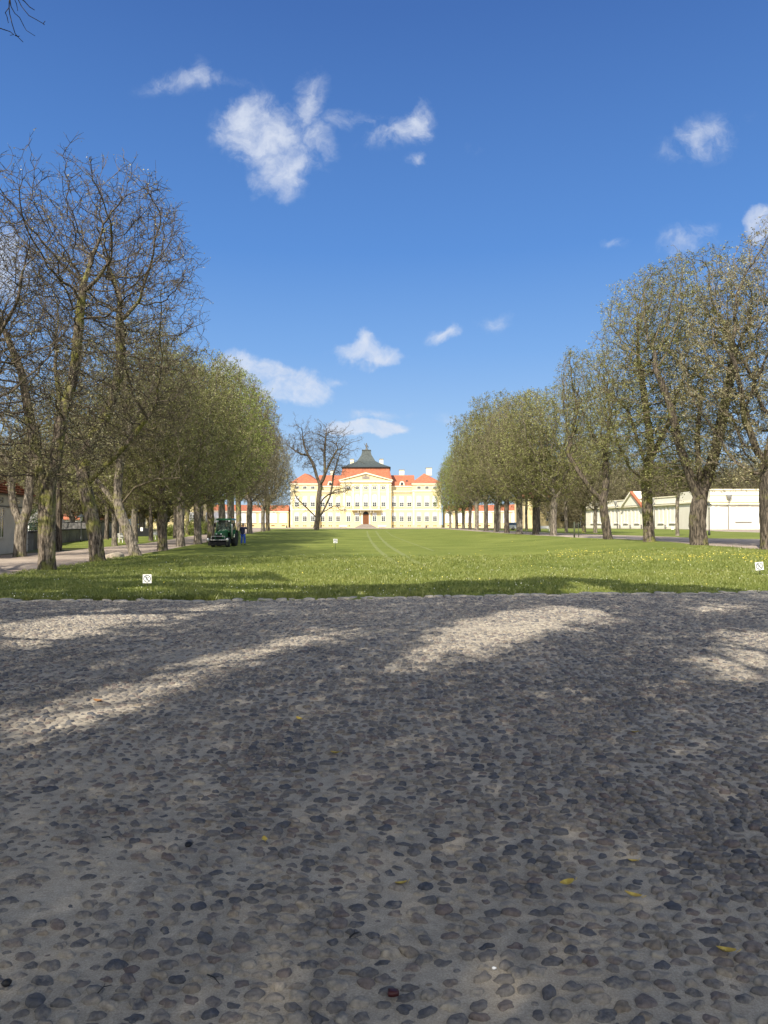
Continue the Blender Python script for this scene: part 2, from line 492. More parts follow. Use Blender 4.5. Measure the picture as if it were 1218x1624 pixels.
def np_mesh(name, verts, quads=None, tris=None, mats=(), qm=None, tm=None, smooth=False, attrs=None):
    me = bpy.data.meshes.new(name)
    verts = np.asarray(verts, np.float32).reshape(-1, 3)
    q = np.zeros((0, 4), np.int32) if quads is None else np.asarray(quads, np.int32).reshape(-1, 4)
    t = np.zeros((0, 3), np.int32) if tris is None else np.asarray(tris, np.int32).reshape(-1, 3)
    me.vertices.add(len(verts))
    me.vertices.foreach_set('co', verts.ravel())
    me.loops.add(q.size + t.size)
    me.loops.foreach_set('vertex_index', np.concatenate([q.ravel(), t.ravel()]))
    me.polygons.add(len(q) + len(t))
    st = np.concatenate([np.arange(len(q)) * 4, q.size + np.arange(len(t)) * 3]).astype(np.int32)
    me.polygons.foreach_set('loop_start', st)
    mi = np.concatenate([np.zeros(len(q), np.int32) if qm is None else np.asarray(qm, np.int32),
                         np.zeros(len(t), np.int32) if tm is None else np.asarray(tm, np.int32)])
    me.polygons.foreach_set('material_index', mi)
    me.polygons.foreach_set('use_smooth', np.full(len(q) + len(t), smooth))
    for k, v in (attrs or {}).items():
        a = me.attributes.new(k, 'FLOAT', 'POINT')
        a.data.foreach_set('value', np.asarray(v, np.float32))
    for m in mats:
        me.materials.append(m)
    me.update(calc_edges=True)
    me.validate()
    return me


class MB:
    def __init__(s):
        s.v, s.f, s.sm = [], [], []

    def add(s, vs, fs, smooth=False):
        o = len(s.v)
        s.v += [tuple(v) for v in vs]
        s.f += [tuple(i + o for i in f) for f in fs]
        s.sm += [smooth] * len(fs)
        return s

    def box(s, x0, x1, y0, y1, z0, z1):
        return s.add([(x0, y0, z0), (x1, y0, z0), (x1, y1, z0), (x0, y1, z0), (x0, y0, z1), (x1, y0, z1), (x1, y1, z1), (x0, y1, z1)],
                     [(0, 3, 2, 1), (4, 5, 6, 7), (0, 1, 5, 4), (1, 2, 6, 5), (2, 3, 7, 6), (3, 0, 4, 7)])

    def prism(s, pts, y0, y1):
        """pts in (x,z), extruded along y"""
        n = len(pts)
        vs = [(x, y0, z) for x, z in pts] + [(x, y1, z) for x, z in pts]
        fs = [tuple(range(n)), tuple(range(2 * n - 1, n - 1, -1))]
        fs += [(i, i + n, (i + 1) % n + n, (i + 1) % n) for i in range(n)]
        return s.add(vs, fs)

    def frustum(s, r0, r1):
        """r = (x0,x1,y0,y1,z)"""
        a = [(r0[0], r0[2], r0[4]), (r0[1], r0[2], r0[4]), (r0[1], r0[3], r0[4]), (r0[0], r0[3], r0[4])]
        b = [(r1[0], r1[2], r1[4]), (r1[1], r1[2], r1[4]), (r1[1], r1[3], r1[4]), (r1[0], r1[3], r1[4])]
        return s.add(a + b, [(0, 3, 2, 1), (4, 5, 6, 7), (0, 1, 5, 4), (1, 2, 6, 5), (2, 3, 7, 6), (3, 0, 4, 7)])

    def tube(s, pts, rad, n=10, smooth=True, cap=True):
        pts = [Vector(p) for p in pts]
        if not isinstance(rad, (list, tuple)):
            rad = [rad] * len(pts)
        rings = []
        up = None
        for i, p in enumerate(pts):
            d = (pts[min(i + 1, len(pts) - 1)] - pts[max(i - 1, 0)]).normalized()
            if up is None:
                up = Vector((0, 0, 1)) if abs(d.z) < .9 else Vector((1, 0, 0))
            a = d.cross(up).normalized(); b = a.cross(d).normalized(); up = b
            rings.append([p + (a * math.cos(6.28318 * k / n) + b * math.sin(6.28318 * k / n)) * rad[i] for k in range(n)])
        vs = [v for r in rings for v in r]
        fs = []
        for i in range(len(pts) - 1):
            for k in range(n):
                fs.append((i * n + k, i * n + (k + 1) % n, (i + 1) * n + (k + 1) % n, (i + 1) * n + k))
        s.add(vs, fs, smooth)
        if cap:
            o = len(s.v) - len(vs)
            s.f.append(tuple(o + k for k in range(n - 1, -1, -1))); s.sm.append(False)
            s.f.append(tuple(o + (len(pts) - 1) * n + k for k in range(n))); s.sm.append(False)
        return s

    def lathe(s, prof, c=(0, 0, 0), n=16, axis='z'):
        vs = []
        for r, z in prof:
            for k in range(n):
                a = 6.28318 * k / n
                if axis == 'z':
                    vs.append((c[0] + r * math.cos(a), c[1] + r * math.sin(a), c[2] + z))
                else:
                    vs.append((c[0] + z, c[1] + r * math.cos(a), c[2] + r * math.sin(a)))
        fs = []
        for i in range(len(prof) - 1):
            for k in range(n):
                fs.append((i * n + k, i * n + (k + 1) % n, (i + 1) * n + (k + 1) % n, (i + 1) * n + k))
        fs.append(tuple(range(n - 1, -1, -1))); fs.append(tuple((len(prof) - 1) * n + k for k in range(n)))
        return s.add(vs, fs, True)

    def mesh(s, name, m):
        me = bpy.data.meshes.new(name)
        me.from_pydata([tuple(map(float, v)) for v in s.v], [], s.f)
        me.materials.append(m)
        me.polygons.foreach_set('use_smooth', s.sm)
        me.update()
        return me

    def build(s, name, m, parent=None, loc=None, rot=None):
        o = bpy.data.objects.new(name, s.mesh(name, m))
        if loc is not None:
            o.location = [float(v) for v in loc]
        if rot is not None:
            o.rotation_euler = rot
        return link(o, parent)


def put(name, me, parent=None, loc=(0, 0, 0), rot=None):
    o = bpy.data.objects.new(name, me)
    o.location = [float(v) for v in loc]
    if rot is not None:
        o.rotation_euler = rot
    return link(o, parent)


def copy_tree(o, parent=None):
    c = o.copy()
    C.objects.link(c)
    c.parent = parent
    for ch in o.children:
        copy_tree(ch, c)
    return c


# ------------------------------------------------------------------ ground, lawn, paths
def grid_sheet(name, ys, xl, xr, nx, m, dz, bump=0.0, rag=0.0, seed=3, kind='structure', smooth=True):
    """sheet over rows ys between the side curves xl(y), xr(y)"""
    ys = np.asarray(ys, float)
    u = np.linspace(0, 1, nx)
    X = xl(ys)[:, None] * (1 - u) + xr(ys)[:, None] * u
    Y = np.repeat(ys[:, None], nx, 1)
    if rag:
        X[:, 0] += (fnoise(Y[:, 0] * 1.7, Y[:, 0] * 0, seed) - .5) * rag
        X[:, -1] += (fnoise(Y[:, -1] * 1.7, Y[:, 0] * 0 + 5, seed) - .5) * rag
    Z = gz(X, Y) + dz + (fnoise(X * 1.3, Y * 1.3, seed) - .5) * bump
    Z[:, 0] -= dz * 1.5; Z[:, -1] -= dz * 1.5
    V = np.stack([X, Y, Z], -1).reshape(-1, 3)
    i = np.arange(len(ys) - 1)[:, None] * nx + np.arange(nx - 1)[None, :]
    Q = np.stack([i, i + 1, i + nx + 1, i + nx], -1).reshape(-1, 4)
    o = put(name, np_mesh(name, V, Q, mats=[m], smooth=smooth))
    return props(o, kind=kind)


def icurve(pts):
    p = np.array(pts, float)
    return lambda y: np.interp(y, p[:, 0], p[:, 1])


near_edge = icurve([(-14, 16.4), (-9, 16.4), (-4, 16.15), (0, 16.9), (2, 17.3), (5, 17.8), (10, 18.3), (18, 19)])
LL = [(15, -12.1), (23, -12.3), (26, -12.9), (33, -13.2), (40, -13.9), (46.5, -14.4), (61, -16.2), (100, -20.8), (150, -25.6), (200, -31)]
left_edge = icurve(LL)
re_pts = [G(1218, 874), G(1096, 864), G(1023, 857.5), G(920, 853.5), G(850, 849.5), G(790, 845.5), G(717, 840)]
right_edge = icurve([(14, 16.5)] + [(p[1], p[0] + .3) for p in re_pts])

# one base sheet that reaches the horizon
gy = np.concatenate([np.linspace(-60, 0, 13), np.arange(2, 130, 2.0), np.arange(130, 300, 6.0), [320, 400, 600, 1000, 2000]])
gxs = np.concatenate([[-1500, -600, -300, -150], np.arange(-100, -28, 6.0), np.arange(-28, 70, 2.0), np.arange(70, 130, 6.0), [200, 300, 600, 1500]])
GX, GY = np.meshgrid(gxs, gy)
GZ = gz(GX, GY) - .03
GZ[(GY > -8) & (GY < 17) & (np.abs(GX) < 15.5)] -= .06
ii = np.arange(len(gy) - 1)[:, None] * len(gxs) + np.arange(len(gxs) - 1)[None, :]
props(put('ground', np_mesh('ground', np.stack([GX, GY, GZ], -1).reshape(-1, 3),
                            np.stack([ii, ii + 1, ii + len(gxs) + 1, ii + len(gxs)], -1).reshape(-1, 4), mats=[M['soil']])), kind='structure')

# lawn
nx = 150
us = np.linspace(0, 1, nx)
rows = np.concatenate([np.linspace(0, .12, 60), np.linspace(.125, .4, 50), np.linspace(.41, 1, 60)])
V = []
for r in rows:
    y0 = near_edge(-14 + 32 * us) + (fnoise(us * 90, us * 0, 5) - .5) * .30 + (fnoise(us * 22, us * 0, 8) - .5) * 1.0
    y = y0 + (198 - y0) * r
    x = left_edge(y) * (1 - us) + right_edge(y) * us
    if r == 0:
        y = y0
    z = gz(x, y) + .035 + (fnoise(x * 1.1, y * 1.1, 4) - .5) * .05
    if r == 0:
        z = gz(x, y) - .02
    z[0] -= .06; z[-1] -= .06
    V.append(np.stack([x, y, z], -1))
V = np.array(V)
i = np.arange(len(rows) - 1)[:, None] * nx + np.arange(nx - 1)[None, :]
props(put('lawn', np_mesh('lawn', V.reshape(-1, 3), np.stack([i, i + 1, i + nx + 1, i + nx], -1).reshape(-1, 4), mats=[M['lawn']], smooth=True)), kind='structure')


def lawn_z(x, y):
    return gz(x, y) + .035 + (fnoise(x * 1.1, y * 1.1, 4) - .5) * .05


# paths
ysp = np.concatenate([np.arange(9, 80, 1.5), np.arange(80, 214, 5.0)])
pl = icurve([(9, -20), (41, -21.4), (46, -20.6), (68, -22.0), (100, -27), (150, -33), (214, -40)])
grid_sheet('gravel_path', ysp, pl, lambda y: left_edge(y) + .5, 14, M['path'], .004, .03, .8, seed=21)
rfar = [G(1218, 855), G(1120, 854), G(1045, 850.5), G(940, 847.5), G(880, 845), G(820, 842.5), G(760, 840)]
pr = icurve([(16, 24), (rfar[0][1], rfar[0][0])] + [(p[1], p[0]) for p in rfar[1:]])
ysr = np.concatenate([np.arange(15, 80, 1.5), np.arange(80, 212, 5.0)])
grid_sheet('gravel_path', ysr, lambda y: right_edge(y) - .5, pr, 14, M['path'], .004, .03, .8, seed=22)
ysg = np.concatenate([np.arange(52, 130, 3.0), np.arange(130, 205, 6.0)])
grid_sheet('grass_verge', ysg, icurve([(52, -31), (110, -35), (205, -46)]), lambda y: pl(y) + .1, 10, M['lawn'], .02, .05, .6, seed=23)
grid_sheet('grass_verge', ysr[3:], lambda y: pr(y) - .1, icurve([(20, 60), (80, 52), (104, 51.5), (132, 54), (188, 46), (212, 40)]), 24, M['lawn'], .02, .05, .6, seed=24)
# sandy court beside the coach house and the strip in front of the palace
ysc = np.arange(88, 134, 2.0)
grid_sheet('sandy_court', ysc, icurve([(88, 60), (96, 50), (110, 48), (118, 52), (133, 56)]), icurve([(88, 90), (133, 90)]), 16, M['path'], .035, .02, .5, seed=25)
ysb = np.arange(196, 262, 4.0)
grid_sheet('palace_forecourt', ysb, icurve([(196, -60), (262, -60)]), icurve([(196, 48), (262, 48)]), 50, M['path'], .05, .02, 0, seed=26)

# ------------------------------------------------------------------ cobbled yard: sand bed and field stones
rng = np.random.default_rng(7)


def bury(x, y):
    """how deep the sand lies over the stones"""
    b = fnoise(x * .42 + 3, y * .42, 31, 3)
    b = ss(.5, .85, b) * .5
    left = ss(-.1, -1.7, x + .16 * (y - 2.3)) * ss(8, 3.2, y) * .55
    mid = np.exp(-((x + .35 - .05 * y) / (.25 + .05 * y)) ** 2) * .22
    return np.clip(b + left + mid, 0, 1)


def sand_z(x, y):
    return .005 * fnoise(x * 7, y * 7, 41, 2) + .010 * fnoise(x * .9, y * .9, 43, 3) + .0075 * bury(x, y) - .012


ysd = np.concatenate([np.arange(-7, 1.2, .35), np.arange(1.2, 6, .035), np.arange(6, 19.6, .09)])
u = np.linspace(-1, 1, 300)
half = np.where(ysd < 1.2, 9.0, np.maximum(9.0, .6 * ysd + 5.0))
u2 = np.sign(u) * np.abs(u) ** 1.35
X = u2[None, :] * half[:, None]; Y = np.repeat(ysd[:, None], 300, 1)
Z = sand_z(X, Y)
i = np.arange(len(ysd) - 1)[:, None] * 300 + np.arange(299)[None, :]
props(put('sand_bed', np_mesh('sand_bed', np.stack([X, Y, Z], -1).reshape(-1, 3), np.stack([i, i + 1, i + 301, i + 300], -1).reshape(-1, 4), mats=[M['sand']], smooth=True)), kind='structure')


def stone_field():
    sp = .083
    pts = []
    yv = np.arange(1.5, 18.9, sp * .82)
    for k, y in enumerate(yv):
        hw = .58 * y + 4.0
        xs = np.arange(-hw, hw, sp) + (k % 2) * sp * .5
        ysr_ = np.full_like(xs, y)
        pts.append(np.stack([xs, ysr_], -1))
    P = np.concatenate(pts)
    P += rng.normal(0, sp * .17, P.shape)
    # irregular courses: slow warp of the lattice
    P[:, 1] += (fnoise(P[:, 0] * .8, P[:, 1] * .8, 51) - .5) * .5
    P[:, 0] += (fnoise(P[:, 0] * .8, P[:, 1] * .8, 52) - .5) * .5
    P = P[P[:, 1] < near_edge(P[:, 0]) - .12]
    P = P[rng.random(len(P)) > .02 + .4 * ss(.55, 1.0, bury(P[:, 0], P[:, 1]))]
    # relax the stones against each other so that they sit side by side
    for _ in range(5):
        kd = kdtree.KDTree(len(P))
        for k, p in enumerate(P):
            kd.insert((p[0], p[1] * 1.25, 0), k)
        kd.balance()
        nb = np.array([[q[1] for q in kd.find_n((p[0], p[1] * 1.25, 0), 5)[1:]] for p in P])
        dv = (P[:, None, :] - P[nb]) * np.array([1, 1.25])
        ds = np.linalg.norm(dv, axis=2)[:, :, None] + 1e-6
        P = P + (dv / ds * np.clip(sp * .98 - ds, 0, None) * .22).sum(1)
    kd = kdtree.KDTree(len(P))
    for k, p in enumerate(P):
        kd.insert((p[0], p[1], 0), k)
    kd.balance()
    nd = np.array([kd.find_n((p[0], p[1], 0), 2)[1][2] for p in P])
    n2 = np.array([kd.find_n((p[0], p[1], 0), 4)[-1][2] for p in P])
    big = rng.random(len(P))
    a = np.clip(rng.lognormal(math.log(.041), .28, len(P)) * (1 - .12 * ss(-.3, -1.6, P[:, 0])), .016, .068)
    a = np.minimum(a, nd * .59 + .003)
    b = np.minimum(a * rng.uniform(.48, .9, len(P)), nd * .47)
    ang = rng.normal(0, .38, len(P)) + (fnoise(P[:, 0] * 1.5, P[:, 1] * 1.5, 55) - .5) * 2.0
    B = bury(P[:, 0], P[:, 1])
    top = sand_z(P[:, 0], P[:, 1]) + np.where(rng.random(len(P)) < .10 + .22 * ss(.3, -1.5, P[:, 0]), rng.uniform(.001, .007, len(P)), rng.uniform(.007, .018, len(P))) - B * rng.uniform(.001, .013, len(P)) + .004 * (a / .04)
    tone = rng.random(len(P))
    dust = np.clip(rng.beta(1.4, 2.6, len(P)) * .50 + .30 * B + .20 * ss(4, 12, P[:, 1]), 0, .72)
    V, Q, T, A1, A2 = [], [], [], [], []
    off = 0
    D = P[:, 1]
    for (d0, d1, nseg, rings) in ((0, 4.2, 26, (0.0, .4, .68, .86, .96, 1.03, 1.05)), (4.2, 8, 14, (0.0, .55, .85, 1.0, 1.05)), (8, 99, 9, (0.0, .72, 1.0))):
        idx = np.where((D >= d0) & (D < d1))[0]
        n = len(idx)
        th = np.linspace(0, 2 * math.pi, nseg, endpoint=False)
        prof = np.ones((n, nseg))
        for h, amp in ((2, .10), (3, .12), (4, .08), (5, .07), (7, .04), (9, .02)):
            if h * 2 > nseg:
                continue
            prof += amp * rng.normal(0, .8, (n, 1)) * np.cos(h * th[None, :] + rng.uniform(0, 6.28, (n, 1)))
        sq = rng.uniform(.0, .30, (n, 1))
        prof *= 1 + sq * .5 * np.cos(4 * th[None, :]) ** 2 * .4
        tiltx = rng.normal(0, .09, (n, 1)); tilty = rng.normal(0, .09, (n, 1))
        aa, bb, an = a[idx][:, None], b[idx][:, None], ang[idx][:, None]
        lx = prof * np.cos(th)[None, :] * aa; ly = prof * np.sin(th)[None, :] * bb
        hgt = rng.uniform(.012, .022, (n, 1)) + .008
        ph1, ph2 = rng.uniform(0, 6.28, (n, 1)), rng.uniform(0, 6.28, (n, 1))
        ringv = []
        for rr in rings:
            x = lx * rr; y = ly * rr
            zz = top[idx][:, None] - hgt * (1 - np.sqrt(max(0, 1 - min(1, rr * .99) ** 4.5))) + tiltx * x + tilty * y
            if nseg > 10:
                zz = zz + .0035 * np.sin(x * 110 + ph1) * np.cos(y * 130 + ph2)
            xr_ = x * np.cos(an) - y * np.sin(an) + P[idx, 0][:, None]
            yr_ = x * np.sin(an) + y * np.cos(an) + P[idx, 1][:, None]
            ringv.append(np.stack([xr_, yr_, zz], -1))
        centre = ringv[0][:, :1, :].copy()
        arr = np.concatenate([centre] + ringv[1:], axis=1)   # n, 1+nseg*(k), 3
        per = arr.shape[1]
        base = off + np.arange(n)[:, None] * per
        k = np.arange(nseg)
        T.append(np.stack([np.repeat(base, nseg, 1), base + 1 + k, base + 1 + (k + 1) % nseg], -1).reshape(-1, 3))
        for r_ in range(len(rings) - 2):
            s0 = 1 + r_ * nseg; s1 = s0 + nseg
            Q.append(np.stack([base + s0 + k, base + s1 + k, base + s1 + (k + 1) % nseg, base + s0 + (k + 1) % nseg], -1).reshape(-1, 4))
        V.append(arr.reshape(-1, 3))
        A1.append(np.repeat(tone[idx], per))
        rim = np.concatenate([[0], np.repeat(np.array(rings[1:]), nseg)])
        A2.append((dust[idx][:, None] + .06 * np.clip((rim[None, :] - .8) * 4, 0, 1)).ravel())
        off += n * per
    me = np_mesh('field_stones', np.concatenate(V), np.concatenate(Q), np.concatenate(T), mats=[M['fieldstone']], smooth=True,
                 attrs={'tone': np.concatenate(A1), 'dust': np.concatenate(A2)})
    return put('cobbled_road', me)


props(stone_field(), kind='structure')

# a rough edging of larger worn stones between cobbles and grass
V, Q, T, A1, A2 = [], [], [], [], []
x = -11.5
off = 0
while x < 16:
    w = rng.uniform(.14, .42)
    y = float(near_edge(x)) - .08 + rng.normal(0, .10)
    n = 12
    th = np.linspace(0, 2 * math.pi, n, endpoint=False)
    prof = 1 + .14 * np.cos(3 * th + rng.uniform(0, 6)) + .1 * np.cos(2 * th + rng.uniform(0, 6))
    d = rng.uniform(.08, .20); h = rng.uniform(.012, .05)
    V.append([[x, y, h]])
    for rr, zz in ((.6, h * .97), (.9, h * .7), (1.0, -.03)):
        V.append(np.stack([x + prof * np.cos(th) * w * .5 * rr, y + prof * np.sin(th) * d * rr, np.full(n, zz)], -1))
    T += [[off, off + 1 + k, off + 1 + (k + 1) % n] for k in range(n)]
    for r_ in range(2):
        Q += [[off + 1 + r_ * n + k, off + 1 + (r_ + 1) * n + k, off + 1 + (r_ + 1) * n + (k + 1) % n, off + 1 + r_ * n + (k + 1) % n] for k in range(n)]
    A1 += [rng.uniform(.5, 1)] * (1 + 3 * n); A2 += [rng.uniform(.75, 1.0)] * (1 + 3 * n)
    off += 1 + 3 * n
    x += w * rng.uniform(.6, 1.1)
props(put('stone_kerb', np_mesh('stone_kerb', np.concatenate([np.asarray(v, float) for v in V]), Q, T, mats=[M['fieldstone']], smooth=True,
                                attrs={'tone': A1, 'dust': A2})), kind='structure')


# grass blades of the near lawn, daisies, dandelions
def blades():
    n = 150000
    d = 16.3 + 22 * rng.random(n) ** 1.7
    x = rng.uniform(-.56, .56, n) * d
    ok = (d > near_edge(x) - .05) & (x > left_edge(d) - .1) & (x < right_edge(d) + .1)
    x, d = x[ok], d[ok]
    n = len(x)
    z = np.where(d < near_edge(x) + .25, gz(x, d), lawn_z(x, d)) - .005
    h = rng.uniform(.025, .07, n) * (1 + .9 * (fnoise(x * 1.5, d * 1.5, 61) > .6))
    edge = d < near_edge(x) + .3
    h[edge] *= 1.3
    w = rng.uniform(.006, .014, n) * (.6 + d / 30)
    a = rng.uniform(0, 6.28, n)
    lean = rng.normal(0, .45, (n, 2)) * h[:, None]
    p = np.stack([x, d, z], -1)
    dx = np.stack([np.cos(a) * w, np.sin(a) * w, np.zeros(n)], -1)
    top = p + np.stack([lean[:, 0], lean[:, 1], h], -1)
    V = np.stack([p - dx, p + dx, top], 1).reshape(-1, 3)
    T = np.arange(n * 3).reshape(-1, 3)
    tone = np.repeat(np.clip(.5 * fnoise(x * .6, d * .6, 63) + .5 * rng.random(n), 0, 1), 3)
    return np_mesh('grass', V, None, T, mats=[M['grassblade']], attrs={'tone': tone})


M['grassblade'] = leafmat('grass blades', (.09, .125, .025), (.17, .205, .04), (.33, .33, .10))
props(put('grass', blades()), 'short spring grass with worn ragged edge beside the cobbles', 'grass', kind='stuff')


def specks(name, n, area, size, m, label):
    P = []
    while len(P) < n:
        x, y = area()
        if y > near_edge(x) + .1 and left_edge(y) < x < right_edge(y):
            P.append((x, y, float(lawn_z(x, y)) + rng.uniform(.02, .05)))
    P = np.array(P)
    V, T = [], []
    k = 6
    th = np.linspace(0, 6.28318, k, endpoint=False)
    nrm_x, nrm_y = rng.normal(0, .4, len(P)), rng.normal(-.5, .4, len(P))
    s = rng.uniform(.6, 1.2, len(P)) * size
    for j in range(len(P)):
        c = np.cos(th) * s[j]; q = np.sin(th) * s[j]
        ring = np.stack([P[j, 0] + c, P[j, 1] + q, P[j, 2] - c * nrm_x[j] - q * nrm_y[j]], -1)
        V.append(P[j] + (0, 0, .006)); V += list(ring)
        o = j * (k + 1)
        T += [(o, o + 1 + i_, o + 1 + (i_ + 1) % k) for i_ in range(k)]
    return props(put(name, np_mesh(name, np.array(V), None, T, mats=[m])), label, 'flowers', kind='stuff')


def cluster_pt(d0, d1, pw, sd):
    def f():
        while True:
            d = d0 + (d1 - d0) * rng.random() ** pw
            x = rng.uniform(-.58, .58) * d
            if fnoise(x * .5, d * .5, sd) > rng.uniform(.35, .75):
                return x, d
    return f


M['petal_white'] = mat('white petals', (.75, .74, .62), rough=.8)
M['petal_yellow'] = mat('yellow petals', (.62, .50, .05), (.7, .6, .15), rough=.8)
specks('daisies', 800, cluster_pt(16.4, 42, 1.6, 71), .011, M['petal_white'], 'tiny white daisies scattered through the near lawn')


def dandel():
    if rng.random() < .8:
        px = rng.uniform(880, 1218); py = rng.normal(880 if px < 1000 else 885, 4.5)
        if fnoise(px * .02, py * .3, 77) < .45:
            return (0, 0)
        g = G(px, min(max(py, 866), 905))
        return g[0], g[1]
    d = rng.uniform(17, 60)
    return rng.uniform(-.5, .55) * d, d


specks('dandelions', 650, dandel, .017, M['petal_yellow'], 'band of yellow dandelions across the sunny side of the lawn')

# two faint wheel tracks across the lawn
for k, pts in enumerate(([(582, 842.5), (584, 850), (590, 861), (600, 873), (613, 884), (632, 897)], [(596, 842.5), (603, 853), (616, 866), (640, 881), (668, 897)],
                         [(612, 842.5), (622, 850), (655, 863), (692, 876)])):
    gp = [G(*p) for p in pts]
    P = []
    for a_, b_ in zip(gp[:-1], gp[1:]):
        for t_ in np.linspace(0, 1, 14, endpoint=False):
            P.append(a_ * (1 - t_) + b_ * t_)
    P = np.array(P)
    wd = (.14 if k < 2 else .08) * (.7 + .8 * fnoise(np.arange(len(P)) * .4, np.zeros(len(P)), 81 + k))
    tx = np.gradient(P[:, 0]); ty = np.gradient(P[:, 1]); ln_ = np.hypot(tx, ty)
    nxv = np.stack([-ty / ln_, tx / ln_], -1)
    rowsv = []
    for s_ in (-1, 0, 1):
        xy = P[:, :2] + nxv * (wd * s_)[:, None]
        rowsv.append(np.stack([xy[:, 0], xy[:, 1], lawn_z(xy[:, 0], xy[:, 1]) + (.022 if s_ == 0 else .004)], -1))
    V = np.stack(rowsv, 1).reshape(-1, 3)
    Q = []
    for j in range(len(P) - 1):
        Q += [(j * 3, j * 3 + 1, j * 3 + 4, j * 3 + 3), (j * 3 + 1, j * 3 + 2, j * 3 + 5, j * 3 + 4)]
    props(put('wheel_track', np_mesh('wheel_track', V, Q, mats=[M['track']], smooth=True)), kind='structure')


# ------------------------------------------------------------------ trees
def colonize(seed, pos, par, att, step=.36, infl=4.0, kill=.62, iters=120, jit=.22, trop=(0, 0, .05), maxn=16000):
    """grow branches from the nodes pos/par towards the attractor points att"""
    rg = np.random.default_rng(seed)
    pos = [np.asarray(p, float) for p in pos]; par = list(par)
    P = np.array(pos)
    att = np.asarray(att, float)
    d2 = ((att[:, None, :] - P[None]) ** 2).sum(-1)
    near = d2.argmin(1); nd = np.sqrt(d2.min(1))
    for it in range(iters):
        alive = nd > kill
        att, near, nd = att[alive], near[alive], nd[alive]
        if len(att) < 5 or len(P) > maxn:
            break
        act = nd < infl
        if act.sum() < 8:
            act = nd < np.sort(nd)[min(8, len(nd) - 1)] + .01
        ids = near[act]
        dv = att[act] - P[ids]
        dv /= np.linalg.norm(dv, axis=1)[:, None] + 1e-9
        u, inv = np.unique(ids, return_inverse=True)
        S = np.zeros((len(u), 3)); np.add.at(S, inv, dv)
        S = S / (np.linalg.norm(S, axis=1)[:, None] + 1e-9) + rg.normal(0, jit, S.shape) + np.array(trop)
        S /= np.linalg.norm(S, axis=1)[:, None]
        new = P[u] + S * step * rg.uniform(.8, 1.15, (len(u), 1))
        n0 = len(P)
        P = np.concatenate([P, new]); par += list(u)
        dn = np.sqrt(((att[:, None, :] - new[None]) ** 2).sum(-1))
        k = dn.argmin(1); m = dn[np.arange(len(att)), k]
        better = m < nd
        near = np.where(better, k + n0, near); nd = np.where(better, m, nd)
        # drop attractors that stall
        if it % 6 == 5:
            keep = rg.random(len(att)) > .04
            att, near, nd = att[keep], near[keep], nd[keep]
    return P, np.array(par)


def radii(P, par, R0, expo=.46, rmin=.011):
    n = len(P)
    cnt = np.ones(n)
    for i in range(n - 1, 0, -1):
        if par[i] >= 0:
            cnt[par[i]] += cnt[i]
    r = R0 * (cnt / cnt.max()) ** expo
    return np.maximum(r, rmin), cnt


def sweep_chain(pts, rad, ns, rg, rough=0.0):
    """tube along pts; returns verts, quads"""
    n = len(pts)
    t = np.gradient(pts, axis=0); t /= np.linalg.norm(t, axis=1)[:, None] + 1e-9
    ref = np.array([1.0, 0, 0]) if abs(t[0, 0]) < .8 else np.array([0, 1.0, 0])
    a = np.cross(t, ref); a /= np.linalg.norm(a, axis=1)[:, None] + 1e-9
    b = np.cross(t, a)
    th = np.linspace(0, 2 * math.pi, ns, endpoint=False)
    rr = np.asarray(rad)[:, None] * np.ones(ns)[None]
    if rough:
        rr = rr * (1 + rough * rg.normal(0, .5, rr.shape))
    V = pts[:, None, :] + (a[:, None, :] * np.cos(th)[None, :, None] + b[:, None, :] * np.sin(th)[None, :, None]) * rr[:, :, None]
    k = np.arange(ns)
    i = np.arange(n - 1)[:, None] * ns
    Q = np.stack([i + k, i + (k + 1) % ns, i + ns + (k + 1) % ns, i + ns + k], -1).reshape(-1, 4)
    return V.reshape(-1, 3), Q


def seg_tubes(p0, p1, r0, r1):
    n = len(p0)
    d = p1 - p0
    d /= np.linalg.norm(d, axis=1)[:, None] + 1e-9
    ref = np.where(np.abs(d[:, 2:3]) < .8, np.array([[0, 0, 1.0]]), np.array([[1.0, 0, 0]]))
    a = np.cross(d, ref); a /= np.linalg.norm(a, axis=1)[:, None] + 1e-9
    b = np.cross(d, a)
    V = np.zeros((n, 6, 3))
    for k in range(3):
        c, s = math.cos(k * 2.0944), math.sin(k * 2.0944)
        o = a * c + b * s
        V[:, k] = p0 + o * r0[:, None]; V[:, k + 3] = p1 + o * r1[:, None]
    base = np.arange(n)[:, None] * 6
    Q = np.concatenate([base + np.array([[k, (k + 1) % 3, 3 + (k + 1) % 3, 3 + k]]) for k in range(3)])
    return V.reshape(-1, 3), Q


def leaves_mesh(rg, c, size, tone, wf=.26):
    """loose rhombic leaves round the points c"""
    n = len(c)
    d = rg.normal(0, 1, (n, 3)); d[:, 2] = d[:, 2] * .6 - .35
    d /= np.linalg.norm(d, axis=1)[:, None]
    e = rg.normal(0, 1, (n, 3)); e -= d * (e * d).sum(1)[:, None]; e /= np.linalg.norm(e, axis=1)[:, None] + 1e-9
    s = size[:, None]
    V = np.stack([c, c + d * s * .5 + e * s * wf, c + d * s, c + d * s * .5 - e * s * wf], 1).reshape(-1, 3)
    Q = np.arange(n * 4).reshape(-1, 4)
    return V, Q, np.repeat(tone, 4)


